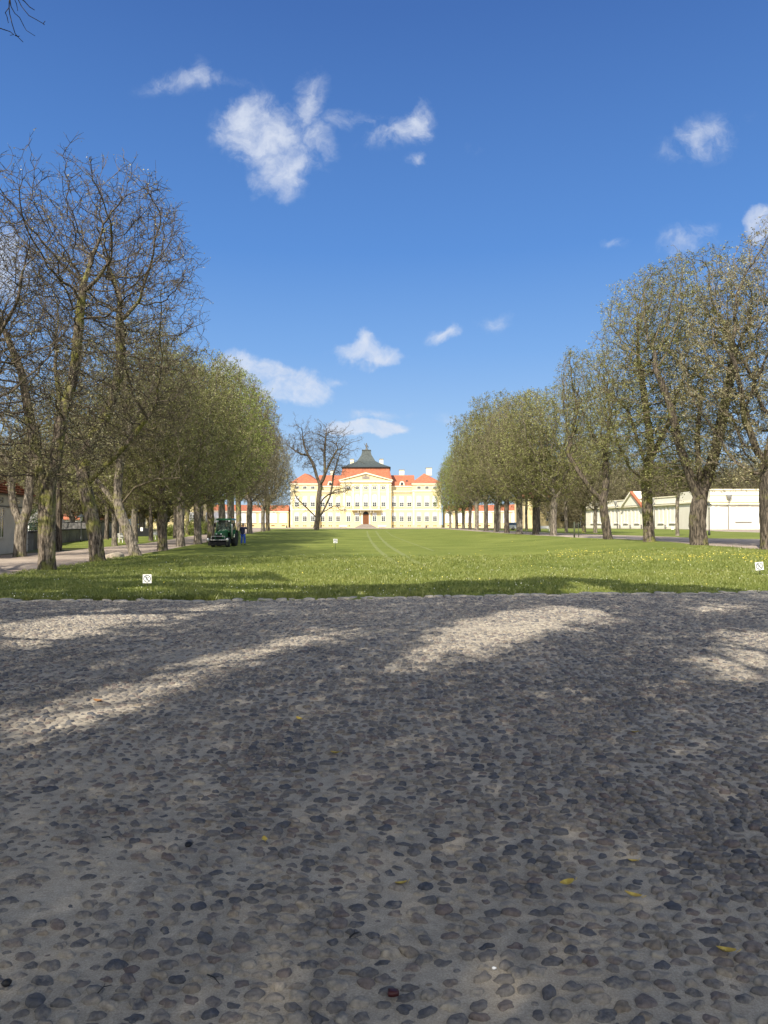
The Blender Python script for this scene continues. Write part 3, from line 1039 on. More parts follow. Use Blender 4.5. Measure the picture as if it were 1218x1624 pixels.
def tree_geometry(seed, P, par, R0, bark_thr=.065, expo=.52, twigs=1.7, tl=(.25, .6), leaves=2.0, lsize=(.05, .10), rmin=.010, nside=14,
                  flare=True, first=0, extra=None, tw_r=.007, low_clear=1.8, lump=.07, droop=.12, leaf_low=None, epic=.75):
    """returns (trunk mesh arrays, crown mesh arrays)"""
    rg = np.random.default_rng(seed + 999)
    r, cnt = radii(P, par, R0, expo, rmin)
    n = len(P)
    kids = [[] for _ in range(n)]
    for i in range(1, n):
        kids[par[i]].append(i)
    chains = []
    stack = [(0, [])]
    while stack:
        s0, pre = stack.pop()
        ch = pre + [s0]
        cur = s0
        while kids[cur]:
            ks = sorted(kids[cur], key=lambda k: -cnt[k])
            for k in ks[1:]:
                stack.append((k, [cur]))
            cur = ks[0]
            ch.append(cur)
        if len(ch) > 1:
            chains.append(ch)
    Vt, Qt, Vc, Qc = [], [], [], []
    ot = oc = 0
    for ch in chains:
        pts = P[ch]
        rad = r[ch].copy()
        if len(ch) > 1 and ch[0] != 0:
            rad[0] = min(rad[0], rad[1] * 1.25)
        if rad[min(1, len(rad) - 1)] > bark_thr:
            # smooth and refine the thick limbs
            m = max(3, int(len(pts) * 2))
            tt = np.linspace(0, len(pts) - 1, m)
            pp = np.stack([np.interp(tt, np.arange(len(pts)), pts[:, k]) for k in range(3)], -1)
            for _ in range(2):
                pp[1:-1] = (pp[:-2] + 2 * pp[1:-1] + pp[2:]) / 4
            rr = np.interp(tt, np.arange(len(pts)), rad)
            for _ in range(2):
                rr[1:-1] = (rr[:-2] + 2 * rr[1:-1] + rr[2:]) / 4
            if ch[0] == 0 and flare:
                hgt = pp[:, 2] - pp[0, 2]
                rr = rr * (1 + .38 * np.exp(-hgt / .32))
            V, Q = sweep_chain(pp, rr, nside if rr.max() > .18 else 8, rg, 0)
            ns = nside if rr.max() > .18 else 8
            # buttresses and bumps
            th = np.tile(np.linspace(0, 6.28318, ns, endpoint=False), len(pp))
            cx = np.repeat(pp, ns, 0)
            w = lump * (np.sin(3 * th + V[:, 2] * .7 + seed) * .6 + np.sin(5 * th - V[:, 2] * 1.3 + seed) * .5 + rg.normal(0, .35, len(V)))
            V = cx + (V - cx) * (1 + w)[:, None]
            Vt.append(V); Qt.append(Q + ot); ot += len(V)
        else:
            V, Q = sweep_chain(pts, rad, 4 if rad.max() > .03 else 3, rg, 0)
            Vc.append(V); Qc.append(Q + oc); oc += len(V)
    # twigs
    kdir = P - P[np.maximum(par, 0)]
    kdir /= np.linalg.norm(kdir, axis=1)[:, None] + 1e-9
    cand = np.where((r < .05) & (P[:, 2] > low_clear))[0]
    epi = np.where((r >= .05) & (r < .30) & (P[:, 2] > low_clear + .6) & (rg.random(n) < epic))[0]
    cand = np.concatenate([cand[cand > first], np.repeat(epi, 3)])
    rep = rg.poisson(twigs, len(cand)) + (np.array([not kids[c] for c in cand])).astype(int)
    tid = np.repeat(cand, rep)
    m = len(tid)
    d = kdir[tid] * .75 + rg.normal(0, .62, (m, 3)) + np.array([0, 0, .12])
    d /= np.linalg.norm(d, axis=1)[:, None]
    ln_ = rg.uniform(tl[0], tl[1], m)[:, None]
    p0 = P[tid]; p1 = p0 + d * ln_ * .55
    d2 = d + rg.normal(0, .35, (m, 3)) + np.array([0, 0, -droop]); d2 /= np.linalg.norm(d2, axis=1)[:, None]
    p2 = p1 + d2 * ln_ * .55
    d3 = d + rg.normal(0, .7, (m, 3)); d3 /= np.linalg.norm(d3, axis=1)[:, None]
    p3 = p1 + d3 * ln_ * .4
    for a_, b_, ra, rb in ((p0, p1, tw_r * 1.25, tw_r), (p1, p2, tw_r, tw_r * .6), (p1, p3, tw_r * .85, tw_r * .5)):
        V, Q = seg_tubes(a_, b_, np.full(m, ra), np.full(m, rb))
        Vc.append(V); Qc.append(Q + oc); oc += len(V)
    if extra is not None:
        for ex, er in extra:
            V, Q = sweep_chain(np.asarray(ex, float), er, 5, rg, 0)
            Vc.append(V); Qc.append(Q + oc); oc += len(V)
    # buds and young leaves in small clusters on twig ends
    ends = np.concatenate([p2, p3, p1 * .5 + p2 * .5])
    nl = rg.poisson(leaves, len(ends))
    if leaf_low is not None:
        f = np.clip((leaf_low[1] - ends[:, 2]) / (leaf_low[1] - leaf_low[0]), 0, 1)
        nl = rg.poisson(leaves * (.35 + 2.9 * f ** 1.3))
    c = np.repeat(ends, nl, 0) + rg.normal(0, .05, (nl.sum(), 3))
    ctone = np.clip(fnoise(c[:, 0] * .9 + 7, c[:, 2] * .9 + c[:, 1] * .6, seed) * 1.1 - .05 + rg.normal(0, .2, len(c)), 0, 1)
    V, Q, T = leaves_mesh(rg, c, rg.uniform(lsize[0], lsize[1], len(c)), ctone)
    nb = sum(len(v) for v in Vc)
    tone = np.concatenate([np.zeros(nb), T])
    qm = np.concatenate([np.zeros(sum(len(q) for q in Qc), int), np.ones(len(Q), int)])
    Vc.append(V); Qc.append(Q + oc)
    return (np.concatenate(Vt), np.concatenate(Qt)), (np.concatenate(Vc), np.concatenate(Qc), qm, tone)


def envelope(seed, n, H, z0, rad, cx=0, cy=0, top=.5, lump=.3, shell=.55):
    """attractor points in a lumpy egg from height z0 to H"""
    rg = np.random.default_rng(seed + 5)
    out = []
    tot = 0
    lob = rg.normal(0, 1, (9, 3)); lob /= np.linalg.norm(lob, axis=1)[:, None]
    la = rg.uniform(-1, 1, 9)
    while tot < n:
        p = rg.uniform(-1, 1, (n * 3, 3))
        d = np.linalg.norm(p, axis=1)
        u = p / d[:, None]
        rl = 1 - lump * .35 + lump * ((np.clip(u @ lob.T - .5, 0, 1) * 2) * la).sum(1)
        q = d / rl
        ok = (q < 1) & (rg.random(len(p)) < shell * q ** 2 + (1 - shell))
        p = p[ok]
        out.append(p); tot += len(p)
    p = np.concatenate(out)[:n]
    zm = z0 + (H - z0) * (1 - top)
    z = np.where(p[:, 2] > 0, zm + p[:, 2] * (H - zm), zm + p[:, 2] * (zm - z0))
    return np.stack([cx + p[:, 0] * rad, cy + p[:, 1] * rad, z], -1)


def trunk_nodes(pts, step=.35):
    pts = [np.asarray(p, float) for p in pts]
    out = [pts[0]]
    for a, b in zip(pts[:-1], pts[1:]):
        k = max(1, int(np.linalg.norm(b - a) / step))
        out += [a + (b - a) * (j + 1) / k for j in range(k)]
    return out, [-1] + list(range(len(out) - 1))


def make_tree(seed, H, rad, R0, fork=3.0, z0=None, trunk=None, natt=4400, barkm='bark_grey', leafm='leaf_olive', twigm='twig', cx=0, cy=0,
              step=.31, kill=.47, att=None, top=.5, env_lump=.36, shell=.55, jit=.22, limbs=None, trop=(0, 0, .05), **kw):
    """meshes of one tree with its foot at the origin: (trunk mesh, crown mesh)"""
    z0 = z0 if z0 is not None else fork + .2
    trunk = trunk or [(0, 0, -.15), (.05, 0, fork * .5), (0, .05, fork)]
    pos, par = trunk_nodes(trunk)
    nfirst = len(pos)
    if limbs:
        for lb in limbs:
            # each limb starts at the trunk node nearest to its first point
            k = int(np.argmin([np.linalg.norm(np.asarray(lb[0]) - q) for q in pos]))
            lp, _ = trunk_nodes([pos[k]] + lb[1:])
            prev = k
            for q in lp[1:]:
                pos.append(q); par.append(prev); prev = len(pos) - 1
    A = envelope(seed, natt, H, z0, rad, cx, cy, top, env_lump, shell) if att is None else att
    # only the upper trunk may branch
    P0 = np.array(pos)
    use = np.where(P0[:, 2] > min(fork * .93, P0[:nfirst, 2].max() - .05))[0]
    lo = nfirst - 1 if not limbs else None
    P, pr = colonize(seed, pos, par, A, step=step, kill=kill, jit=jit, trop=trop) if limbs else colonize_from(seed, pos, par, A, use, step, kill, jit, trop)
    T, Cc = tree_geometry(seed, P, pr, R0, **kw)
    tm = np_mesh('trunk', T[0], T[1], mats=[M[barkm]], smooth=True)
    cm = np_mesh('crown', Cc[0], Cc[1], mats=[M[twigm], M[leafm]], qm=Cc[2], attrs={'tone': Cc[3]})
    return tm, cm


def colonize_from(seed, pos, par, A, use, step, kill, jit, trop):
    top = int(use.max())
    # lift the eligible nodes to the end of the list by growing from the upper trunk only
    keep = list(range(len(pos)))
    P, pr = colonize(seed, [pos[i] for i in use], [-1] * len(use), A, step=step, kill=kill, jit=jit, trop=trop)
    nb = len(pos)
    new_par = []
    m = {k: int(u) for k, u in enumerate(use)}
    for i in range(len(use), len(P)):
        q = int(pr[i])
        new_par.append(m[q] if q < len(use) else nb + q - len(use))
    return np.concatenate([np.array(pos), P[len(use):]]), np.array(list(par) + new_par)


def place_tree(meshes, loc, label, name='tree', rz=0, s=1.0, sz=None, group=None, leafm=None, barkm=None, twigm=None, cat='tree', sink=0.0):
    t = thing(name, label, cat, (loc[0], loc[1], float(gz(loc[0], loc[1])) - sink), rz, group)
    a = put('trunk', meshes[0], t); b = put('crown', meshes[1], t)
    t.scale = (s, s, sz or s)
    for o, i, mm in ((a, 0, barkm), (b, 0, twigm), (b, 1, leafm)):
        if mm:
            o.material_slots[i].link = 'OBJECT'
            o.material_slots[i].material = M[mm]
    return t


# --- the near trees, each its own
P1 = G(75, 905)
tA = make_tree(11, 14.1, 5.3, .29, fork=3.3, z0=3.2, natt=4200, barkm='bark_moss', twigm='twig_dark', leafm='leaf_brown', leaves=1.25, lsize=(.04, .085), twigs=1.5,
               trunk=[(0, 0, -.2), (-.03, 0, 1.6), (-.02, 0, 2.75)], nside=18, jit=.2, leaf_low=(3, 11), lump=.09,
               limbs=[[(0, 0, 2.6), (-.42, .05, 4.0), (-.8, .3, 5.6), (-1.1, .2, 7.4), (-1.9, .5, 9.0)], [(0, 0, 2.7), (.32, -.05, 4.0), (.42, .2, 5.6), (.75, .5, 7.4), (1.0, .3, 9.4), (1.2, .2, 10.8)]])
place_tree(tA, P1, 'moss-covered tree nearest to the cobbles on the lawn edge, trunk split into two stems')
tB = make_tree(23, 15.8, 5.7, .31, fork=3.6, z0=3.6, natt=4600, barkm='bark_moss', twigm='twig_dark', leafm='leaf_brown', leaves=1.25, lsize=(.045, .09), twigs=1.5,
               cx=.5, trunk=[(0, 0, -.2), (-.15, 0, 1.2), (-.45, 0, 2.6), (-.75, 0, 3.9)], nside=18, jit=.2, leaf_low=(3, 12), lump=.12,
               limbs=[[(-.75, 0, 3.8), (-.5, 0, 5.2), (.3, .3, 6.9), (.9, .3, 9.0), (.8, .2, 11.5)], [(-.7, 0, 3.7), (-1.5, .3, 5.2), (-2.0, .5, 7.2), (-2.2, .3, 9.2)],
                      [(-.6, 0, 3.4), (.3, -.4, 4.2), (1.5, -.8, 5.2), (2.8, -1.0, 6.8)]])
place_tree(tB, G(156, 891), 'knobbly leaning mossy trunk, second tree of the row by the gravel path')
tC = make_tree(37, 13.6, 5.0, .27, fork=2.6, z0=3.2, natt=4400, barkm='bark_grey', leafm='leaf_olive', leaves=3.0, lsize=(.05, .11), twigs=1.6, cx=-.5,
               trunk=[(.15, 0, -.2), (-.35, 0, 1.3), (-.85, 0, 2.6)], nside=16, jit=.26,
               limbs=[[(-.85, 0, 2.5), (-1.8, .2, 3.7), (-2.7, .3, 4.9), (-3.2, .3, 6.2)], [(-.85, 0, 2.6), (-.9, 0, 3.9), (-.7, 0, 5.6), (-.2, .3, 7.4)],
                      [(-.8, 0, 2.6), (.1, -.2, 3.7), (1.3, -.3, 4.15), (2.6, -.4, 4.2)]])
place_tree(tC, G(213, 882), 'slanting pale trunk splitting low into spreading limbs, third tree by the gravel path')
tOff = make_tree(41, 12.9, 5.6, .36, fork=3.0, z0=3.0, natt=4400, barkm='bark_dark', twigm='twig_dark', leafm='leaf_brown', leaves=.6, lsize=(.04, .085), twigs=1.5, jit=.2)
place_tree(tOff, (-15.6, 23.0), 'dark bare limbs reaching into the picture at its left border, trunk standing outside', rz=1.0)
place_tree(tA, (-13.6, 12.6), 'shade tree standing outside the picture between yard and lawn on the gravel path side', rz=2.2, s=.8)  # extra tree out of view, put here to throw shade on the near lawn
tR1 = make_tree(53, 17.6, 5.3, .43, fork=3.1, z0=3.0, natt=5000, barkm='bark_dark', leafm='leaf_olive', leaves=3.0, lsize=(.06, .12), twigs=1.6,
                trunk=[(0, 0, -.2), (-.1, 0, 1.3), (.05, 0, 2.9)], nside=20, jit=.26, lump=.08, droop=.3,
                limbs=[[(0, 0, 2.4), (-.45, 0, 3.7), (-1.0, .2, 5.6), (-1.5, .3, 8.0), (-2.3, .3, 10.0)], [(0, 0, 2.4), (.5, .1, 3.7), (1.1, .2, 5.6), (1.6, .1, 8.4), (2.2, .2, 11)],
                       [(0, 0, 2.5), (.05, .1, 4.2), (0, .2, 6.2), (.3, .2, 9.0)]])
place_tree(tR1, G(1109, 865), 'stoutest tree of all, dark flaring trunk before the white coach house')
tR0 = make_tree(59, 18.2, 5.6, .42, fork=3.6, z0=3.2, natt=4800, barkm='bark_dark', leafm='leaf_brown', leaves=3.0, lsize=(.06, .12), twigs=1.6, droop=.3, jit=.26)
p = G(1221, 872)
place_tree(tR0, p, 'budding tree cut by the right border of the photo', rz=2.0)
tR2 = make_tree(61, 17.2, 3.9, .33, fork=4.2, z0=4.0, natt=4600, barkm='bark_moss', leafm='leaf_olive', leaves=2.5, lsize=(.055, .12), twigs=1.6, jit=.28, droop=.25,
                trunk=[(0, 0, -.2), (-.12, 0, 2.0), (-.2, 0, 4.2)], nside=16,
                limbs=[[(-.2, 0, 3.7), (-1.2, 0, 4.6), (-1.9, .2, 6.2), (-2.4, .2, 7.8)], [(-.2, 0, 4.2), (.2, .1, 6.0), (-.1, .2, 8.4), (-.5, .1, 11.2)],
                       [(-.1, .1, 4.6), (-1.2, .3, 8.4), (-2.6, .3, 9.6)], [(.1, .1, 5.0), (1.3, .2, 7.5), (1.9, .2, 9.4)]])
place_tree(tR2, G(1030, 860), 'tree with mossy trunk just past the orange-edged gable, its crown higher than its neighbours')
tR3 = make_tree(67, 14.0, 3.5, .30, fork=3.0, z0=3.6, natt=4400, barkm='bark_dark', leafm='leaf_olive', leaves=3.2, lsize=(.06, .12), twigs=1.6,
                trunk=[(0, 0, -.2), (-.25, 0, 1.6), (-.4, 0, 2.8)], nside=16,
                limbs=[[(-.4, 0, 2.7), (-1.2, 0, 3.6), (-2.1, .1, 4.9), (-3.0, .2, 6.5)], [(-.35, 0, 2.8), (-.15, 0, 4.4), (-.2, .2, 7)]])
place_tree(tR3, G(965, 856), 'dark trunk forked low like a letter Y before the coach house far end')

# --- kinds that repeat along the rows
PA = make_tree(71, 14, 5.4, .31, fork=3.0, z0=2.5, natt=3600, leaves=2.7, lsize=(.08, .15), lump=.07, twigs=1.6, droop=.25)
PB = make_tree(73, 14, 5.0, .28, fork=3.3, z0=2.6, natt=3600, leaves=2.7, lsize=(.08, .15), lump=.08, twigs=1.6, droop=.25)
PC = make_tree(79, 14, 4.6, .30, fork=3.4, z0=3.4, natt=3800, leafm='leaf_brown', leaves=1.25, lsize=(.05, .1), twigs=2.4, tl=(.35, .8))
PD = make_tree(83, 9, 3.2, .16, fork=3.4, z0=3.3, natt=1400, leaves=1.4, lsize=(.06, .12), twigs=1.5)
PR = {'A': (PA, 14, 5.2, .36), 'B': (PB, 14, 4.8, .33), 'C': (PC, 14, 4.6, .30), 'D': (PD, 9, 3.2, .16)}


def row_tree(kind, px, py, Ht, wpx, label, leafm, barkm='bark_grey', twigm=None, rz=None, group=None, wid=None):
    g = G(px, py)
    me, H0, r0, R0 = PR[kind]
    s = wid / r0 if wid else Ht / H0 * .95
    rz = rz if rz is not None else random.Random(px * 7 + py).uniform(0, 6.28)
    t = place_tree(me, g, label, rz=rz, s=s, sz=Ht / H0, leafm=leafm, barkm=barkm, twigm=twigm, group=group)
    return t


GL, GR = 'trees of the row beside the gravel path', 'trees of the row on the coach house side'
ordn = ['fourth', 'fifth', 'sixth', 'seventh', 'eighth', 'ninth', 'tenth', 'eleventh', 'twelfth', 'thirteenth', 'fourteenth', 'fifteenth']
LEFT = [('A', 258, 874, 13.5, 'leaf_olive', 'grey trunk leaning slightly, dense olive crown', 5.0), ('B', 287, 867, 14.5, 'leaf_olive', 'pale straight trunk under olive buds', 5.0),
        ('A', 314, 863.7, 15.5, 'leaf_olive', 'slim dark-banded trunk left of the tractor', 5.2), ('B', 334, 861, 16.5, 'leaf_green', 'trunk directly beside the tractor cab, greener crown', 5.6),
        ('A', 352, 856, 19.5, 'leaf_green', 'green-leaved tree right behind the tractor', 6.2), ('C', 366, 853, 22.5, 'leaf_brown', 'tall bare twiggy top before the low cloud', 6.6),
        ('B', 378, 849.5, 21, 'leaf_brown', 'trunk just left of the man in blue trousers', 6.6), ('C', 396, 846.5, 22, 'leaf_brown', 'thick trunk right of the man in blue trousers', 6.8),
        ('A', 417, 843.2, 21, 'leaf_brown', 'pale trunk beside the gallery window', 6.4), ('C', 425, 842, 23, 'leaf_brown', 'last one, bare branches spreading towards the palace', 6.6)]
for k, (kd_, px, py, Ht, lm, lab, wid) in enumerate(LEFT):
    row_tree(kd_, px, py, Ht, 0, '%s tree by the gravel path: %s' % (ordn[k], lab), lm, 'bark_grey' if k % 3 else 'bark_moss', group=GL, wid=wid)
RIGHT = [('B', 878, 849.4, 14.6, 'leaf_olive', 'pale straight trunk before the yellow pavilion window', 5.4), ('A', 849.6, 848, 16.2, 'leaf_olive', 'dark-based trunk before the yellow pavilion corner', 5.6),
         ('C', 824, 847, 17.2, 'leaf_olive', 'slim trunk just right of the parked car', 5.6), ('B', 804, 845, 18.5, 'leaf_olive', 'black trunk just left of the parked car', 5.6),
         ('A', 787, 844, 19, 'leaf_olive', 'tree with a limb stretched to the left', 5.8), ('B', 771, 842.3, 19.5, 'leaf_olive', 'thick rough trunk before the arcade', 6), ('C', 756, 841, 20.5, 'leaf_olive', 'grey sunlit trunk before the arcade', 6),
         ('B', 745.5, 840, 21, 'leaf_green', 'dark curved trunk before the arcade', 6), ('A', 735, 839.5, 20.5, 'leaf_green', 'black straight trunk before the arcade', 6), ('C', 724, 839, 19.5, 'leaf_brown', 'slender lit trunk second from the palace end', 5.6),
         ('A', 714, 838.5, 19.5, 'leaf_fresh', 'bright green crown closest to the palace', 5.2)]
for k, (kd_, px, py, Ht, lm, lab, wid) in enumerate(RIGHT):
    row_tree(kd_, px, py, Ht, 0, '%s tree on the coach house side: %s' % (ordn[k + 1], lab), lm, 'bark_dark' if k % 2 else 'bark_grey', group=GR, wid=wid)
# second rows behind the gravel paths
tV = make_tree(97, 10.5, 3.4, .30, fork=1.7, z0=4.3, natt=1500, barkm='bark_grey', leafm='leaf_olive', leaves=1.6, lsize=(.05, .1), twigs=1.4, low_clear=4.0, epic=.3,
               trunk=[(0, 0, -.2), (0, 0, .9), (.05, 0, 1.6)], limbs=[[(.05, 0, 1.6), (-.35, 0, 2.6), (-.55, .1, 3.6), (-.5, .1, 4.6), (-1.1, .1, 5.6)], [(.05, 0, 1.6), (.35, 0, 2.4), (.42, .1, 3.6), (.6, .1, 4.8), (.6, .2, 6.4)]])
place_tree(tV, G(32, 883), 'low forked double trunk in front of the grey rendered house')
SEC = [('D', 93.6, 873, 11, 'leaf_olive', 'slim trunk half hidden behind the mossy forked tree', 3.8, 'bark_dark'),
       ('D', 169, 856, 14, 'leaf_olive', 'dark trunk standing against the low garden wall', 4.6, 'bark_dark'), ('B', 182, 865.5, 10, 'leaf_olive', 'short pale trunk left of the first white bench', 3.6, 'bark_grey'),
       ('D', 192, 858, 12, 'leaf_green', 'thin sapling-like trunk right behind the first white bench', 4.0, 'bark_grey'), ('B', 214, 861, 14.5, 'leaf_olive', 'broad pale trunk between the two white benches', 4.8, 'bark_grey'),
       ('D', 240, 858, 13, 'leaf_brown', 'thin leaning trunk left of the second white bench', 4.2, 'bark_dark'), ('D', 278, 853.6, 16, 'leaf_olive', 'thin trunk before the dark hedge and the grey wall', 5, 'bark_dark'),
       ('B', 297, 849, 17, 'leaf_green', 'leafy green tree before the far garden wall', 5, 'bark_moss'), ('D', 320, 845.5, 18, 'leaf_olive', 'distant thin trunk beyond the gravel path', 5.4, 'bark_grey'),
       ('D', 1074.5, 850, 9.2, 'leaf_olive', 'small pale trunk on the verge before the coach house windows', 3.4, 'bark_grey'), ('B', 944, 845.5, 12.5, 'leaf_brown', 'grey trunk at the far corner of the coach house', 4.2, 'bark_grey'),
       ('B', 926, 845, 13, 'leaf_olive', 'trunk right of the two small stakes', 4.2, 'bark_moss'), ('D', 898, 844.6, 12.5, 'leaf_olive', 'slim forked trunk beside the pavilion window', 4.2, 'bark_grey'),
       ('D', 855, 843, 14, 'leaf_olive', 'dark trunk touching the pavilion wall edge', 4.6, 'bark_dark'), ('D', 835, 841.5, 15, 'leaf_olive', 'dark trunk between car and pavilion', 4.8, 'bark_dark'), ('D', 792, 840, 16, 'leaf_olive', 'small trunk behind the arcade row', 5, 'bark_grey')]
for kd_, px, py, Ht, lm, lab, wid, bk in SEC:
    row_tree(kd_, px, py, Ht, 0, lab, lm, bk, wid=wid, group='trees behind the gravel paths')

# --- the lone bare tree before the palace
gp = G(502, 840.7)
k_ = gp[1] / F / 9.02


def lp(pts, dy):
    return [((a - 555) * k_, dy * i_ / max(1, len(pts) - 1), (1535 - b) * k_) for i_, (a, b) in enumerate(pts)]


lone_limbs = [lp([(570, 1380), (510, 1310), (440, 1240), (360, 1160), (290, 1090), (255, 1020), (245, 930)], -2.0),
              lp([(570, 1380), (575, 1250), (580, 1100), (600, 950), (610, 880)], .5),
              lp([(610, 890), (560, 780), (520, 640), (490, 560), (430, 460), (370, 330), (340, 170)], 1.5),
              lp([(610, 890), (640, 830), (700, 680), (740, 590), (800, 480), (860, 380)], -1.0),
              lp([(570, 1380), (640, 1280), (700, 1150), (745, 1050), (770, 900), (790, 720), (830, 600), (860, 480)], 2.5),
              lp([(640, 1290), (720, 1240), (800, 1190), (860, 1190), (880, 1240), (980, 1270)], -2.0),
              lp([(600, 1200), (660, 1080), (740, 1020), (830, 970), (950, 940), (1030, 960)], -2.5),
              lp([(665, 740), (670, 560), (665, 400), (680, 220), (690, 120)], .8),
              lp([(430, 460), (350, 450), (250, 400), (160, 330)], 1.0), lp([(745, 1050), (800, 1000), (870, 980), (950, 990), (1000, 940)], 2.5)]
rg = np.random.default_rng(5)
aa = []
for (cx_, cy_, rx_, ry_, n_, dd) in ((640, 330, 400, 270, 1000, 4.5), (250, 330, 170, 170, 200, 3), (850, 560, 170, 150, 200, 3), (400, 600, 90, 80, 60, 2), (920, 960, 160, 90, 130, 2.5),
                                     (900, 1230, 120, 60, 50, 2), (260, 1080, 90, 150, 80, 2), (860, 700, 120, 70, 80, 2)):
    n_ = int(n_ * 1.5); q = rg.normal(0, .5, (n_, 3))
    aa.append(np.stack([(cx_ + q[:, 0] * rx_ - 555) * k_, q[:, 1] * dd, (1535 - cy_ + q[:, 2] * ry_) * k_], -1))
lone = make_tree(91, 20, 5, .62, fork=2.0, trunk=lp([(555, 1560), (558, 1440), (570, 1380)], 0), limbs=lone_limbs, att=np.concatenate(aa), kill=.4, step=.34, jit=.32,
                 barkm='bark_dark', twigm='twig_dark', leafm='leaf_brown', leaves=.12, lsize=(.08, .15), twigs=1.9, tl=(.3, .8), expo=.47, tw_r=.008, rmin=.014, lump=.05, epic=.2)
place_tree(lone, gp, 'lone bare spreading tree standing free on the lawn in front of the palace', name='bare_tree')

# --- belts of trees behind the houses
rr = random.Random(4)
PLACES = ['far', 'near']
for k in range(30):
    row = k % 2
    y = (198 if row == 0 else 222) + rr.uniform(-6, 6)
    x = (.235 + .30 * (k // 2) / 15) * y + rr.uniform(-1.5, 1.5)
    me, H0, r0, R0 = PR[rr.choice('ABC')]
    Ht = rr.uniform(17, 22)
    place_tree(me, (x, y), 'brownish budding tree of the dense belt rising behind the coach house', rz=rr.uniform(0, 6), s=rr.uniform(6.5, 8) / r0, sz=Ht / H0, leafm=rr.choice(['leaf_brown', 'leaf_olive', 'leaf_brown']),
               group='tree belt behind the coach house', sink=2.5)
for k in range(34):
    row = k % 2
    y = (112 if row == 0 else 150) + rr.uniform(-6, 6)
    x = -(.30 + .26 * (k // 2) / 16) * y + rr.uniform(-1.5, 1.5)
    me, H0, r0, R0 = PR[rr.choice('ABC')]
    Ht = rr.uniform(13, 18)
    place_tree(me, (x, y), 'budding tree of the belt rising behind the garden wall', rz=rr.uniform(0, 6), s=rr.uniform(5.5, 7) / r0, sz=Ht / H0, leafm=rr.choice(['leaf_brown', 'leaf_olive', 'leaf_olive']),
               group='tree belt behind the garden wall', sink=1.0)

# ------------------------------------------------------------------ unseen trees behind the camera, leaves placed to cast the yard's shade pattern
LIT = []
for s_, oy, ox, poly in ((1.74, 900, 0, [(-20, 375), (130, 375), (250, 345), (350, 322), (450, 290), (560, 250), (640, 222), (760, 195), (860, 165), (1010, 165), (960, 188), (850, 215), (700, 265),
                                      (600, 290), (520, 345), (440, 380), (330, 415), (230, 450), (150, 490), (-20, 520)]),
                         (1.74, 900, 0, [(-20, 155), (100, 140), (250, 118), (400, 125), (600, 97), (650, 100), (520, 145), (330, 162), (230, 190), (100, 215), (-20, 250)]),
                         (1.971, 900, 600, [(20, 312), (100, 240), (200, 190), (300, 150), (420, 130), (600, 120), (745, 130), (745, 155), (620, 188), (500, 215), (420, 240), (350, 290), (250, 280), (200, 292), (120, 330)]),
                         (1.971, 900, 600, [(1260, 190), (1100, 190), (1040, 240), (1080, 262), (930, 280), (1000, 310), (1050, 330), (1080, 355), (1200, 378), (1260, 350)]),
                         (1.971, 900, 600, [(490, 402), (600, 382), (690, 405), (570, 420), (460, 432)]),
                         (1.971, 900, 600, [(930, 125), (1150, 103), (1190, 122), (1000, 158)]),
                         (1.971, 900, 600, [(870, 372), (1000, 347), (1080, 352), (960, 384)])):
    LIT.append(np.array([(ox + x / s_, oy + y / s_) for x, y in poly]))


def inpoly(px, py, poly):
    c = np.zeros(len(px), bool)
    j = len(poly) - 1
    for i in range(len(poly)):
        xi, yi = poly[i]; xj, yj = poly[j]
        hit = ((yi > py) != (yj > py)) & (px < (xj - xi) * (py - yi) / (yj - yi + 1e-9) + xi)
        c ^= hit
        j = i
    return c


def shade_points(n, seed):
    rg = np.random.default_rng(seed)
    y = 26.0 * rg.random(n) ** .8 - .6
    x = rg.uniform(-1, 1, n) * (.60 * np.maximum(y, 0) + 3.4)
    jy = rg.normal(0, .24, n) + .35 * (fnoise(x * 5, y * 3, 93) - .5); jx = rg.normal(0, .16, n)
    px = 609 + F * (x + jx) / np.maximum(y + jy, .3); py = HOR + F * EYE / np.maximum(y + jy, .3)
    # ragged borders
    wob = 17 * (fnoise(x * 2.2, y * 2.2, 91) - .5) * 2
    lit = np.zeros(n, bool)
    for p in LIT:
        lit |= inpoly(px + wob, py + wob * .5, p)
    keep = ~lit
    lawn = y > near_edge(x) + .1
    dens = fnoise(x * .55, y * .3, 95)
    fr_ = 19.0 + 3.2 * np.exp(-((x - 4.5) / 4.2) ** 2) + 6.5 * ss(-1.0, -5, x) + (fnoise(x * .8, y * 0, 96) - .5) * 2.4
    dens = np.where(x < -2, fnoise(x * .3 + y * .15, y * 1.1, 97) - .13, dens)
    shade_l = (dens > .30) & (y < fr_) & (x < 9.2)
    keep &= ~lawn | shade_l
    x, y = x[keep], y[keep]
    hmin = np.maximum(7.0, (.80 * y + 1.9) / 1.785 + .3)
    h = hmin + rg.random(len(x)) ** .7 * np.maximum(1.0, 15.5 - hmin) * .9
    P = np.stack([x + h * SUNV[0] / SUNV[2], y + h * SUNV[1] / SUNV[2], h], -1)
    vis = (P[:, 1] > 0) & (np.abs(P[:, 0]) < .585 * P[:, 1] + .1) & (P[:, 2] - EYE < .78 * P[:, 1] + .1)
    return P[~vis]


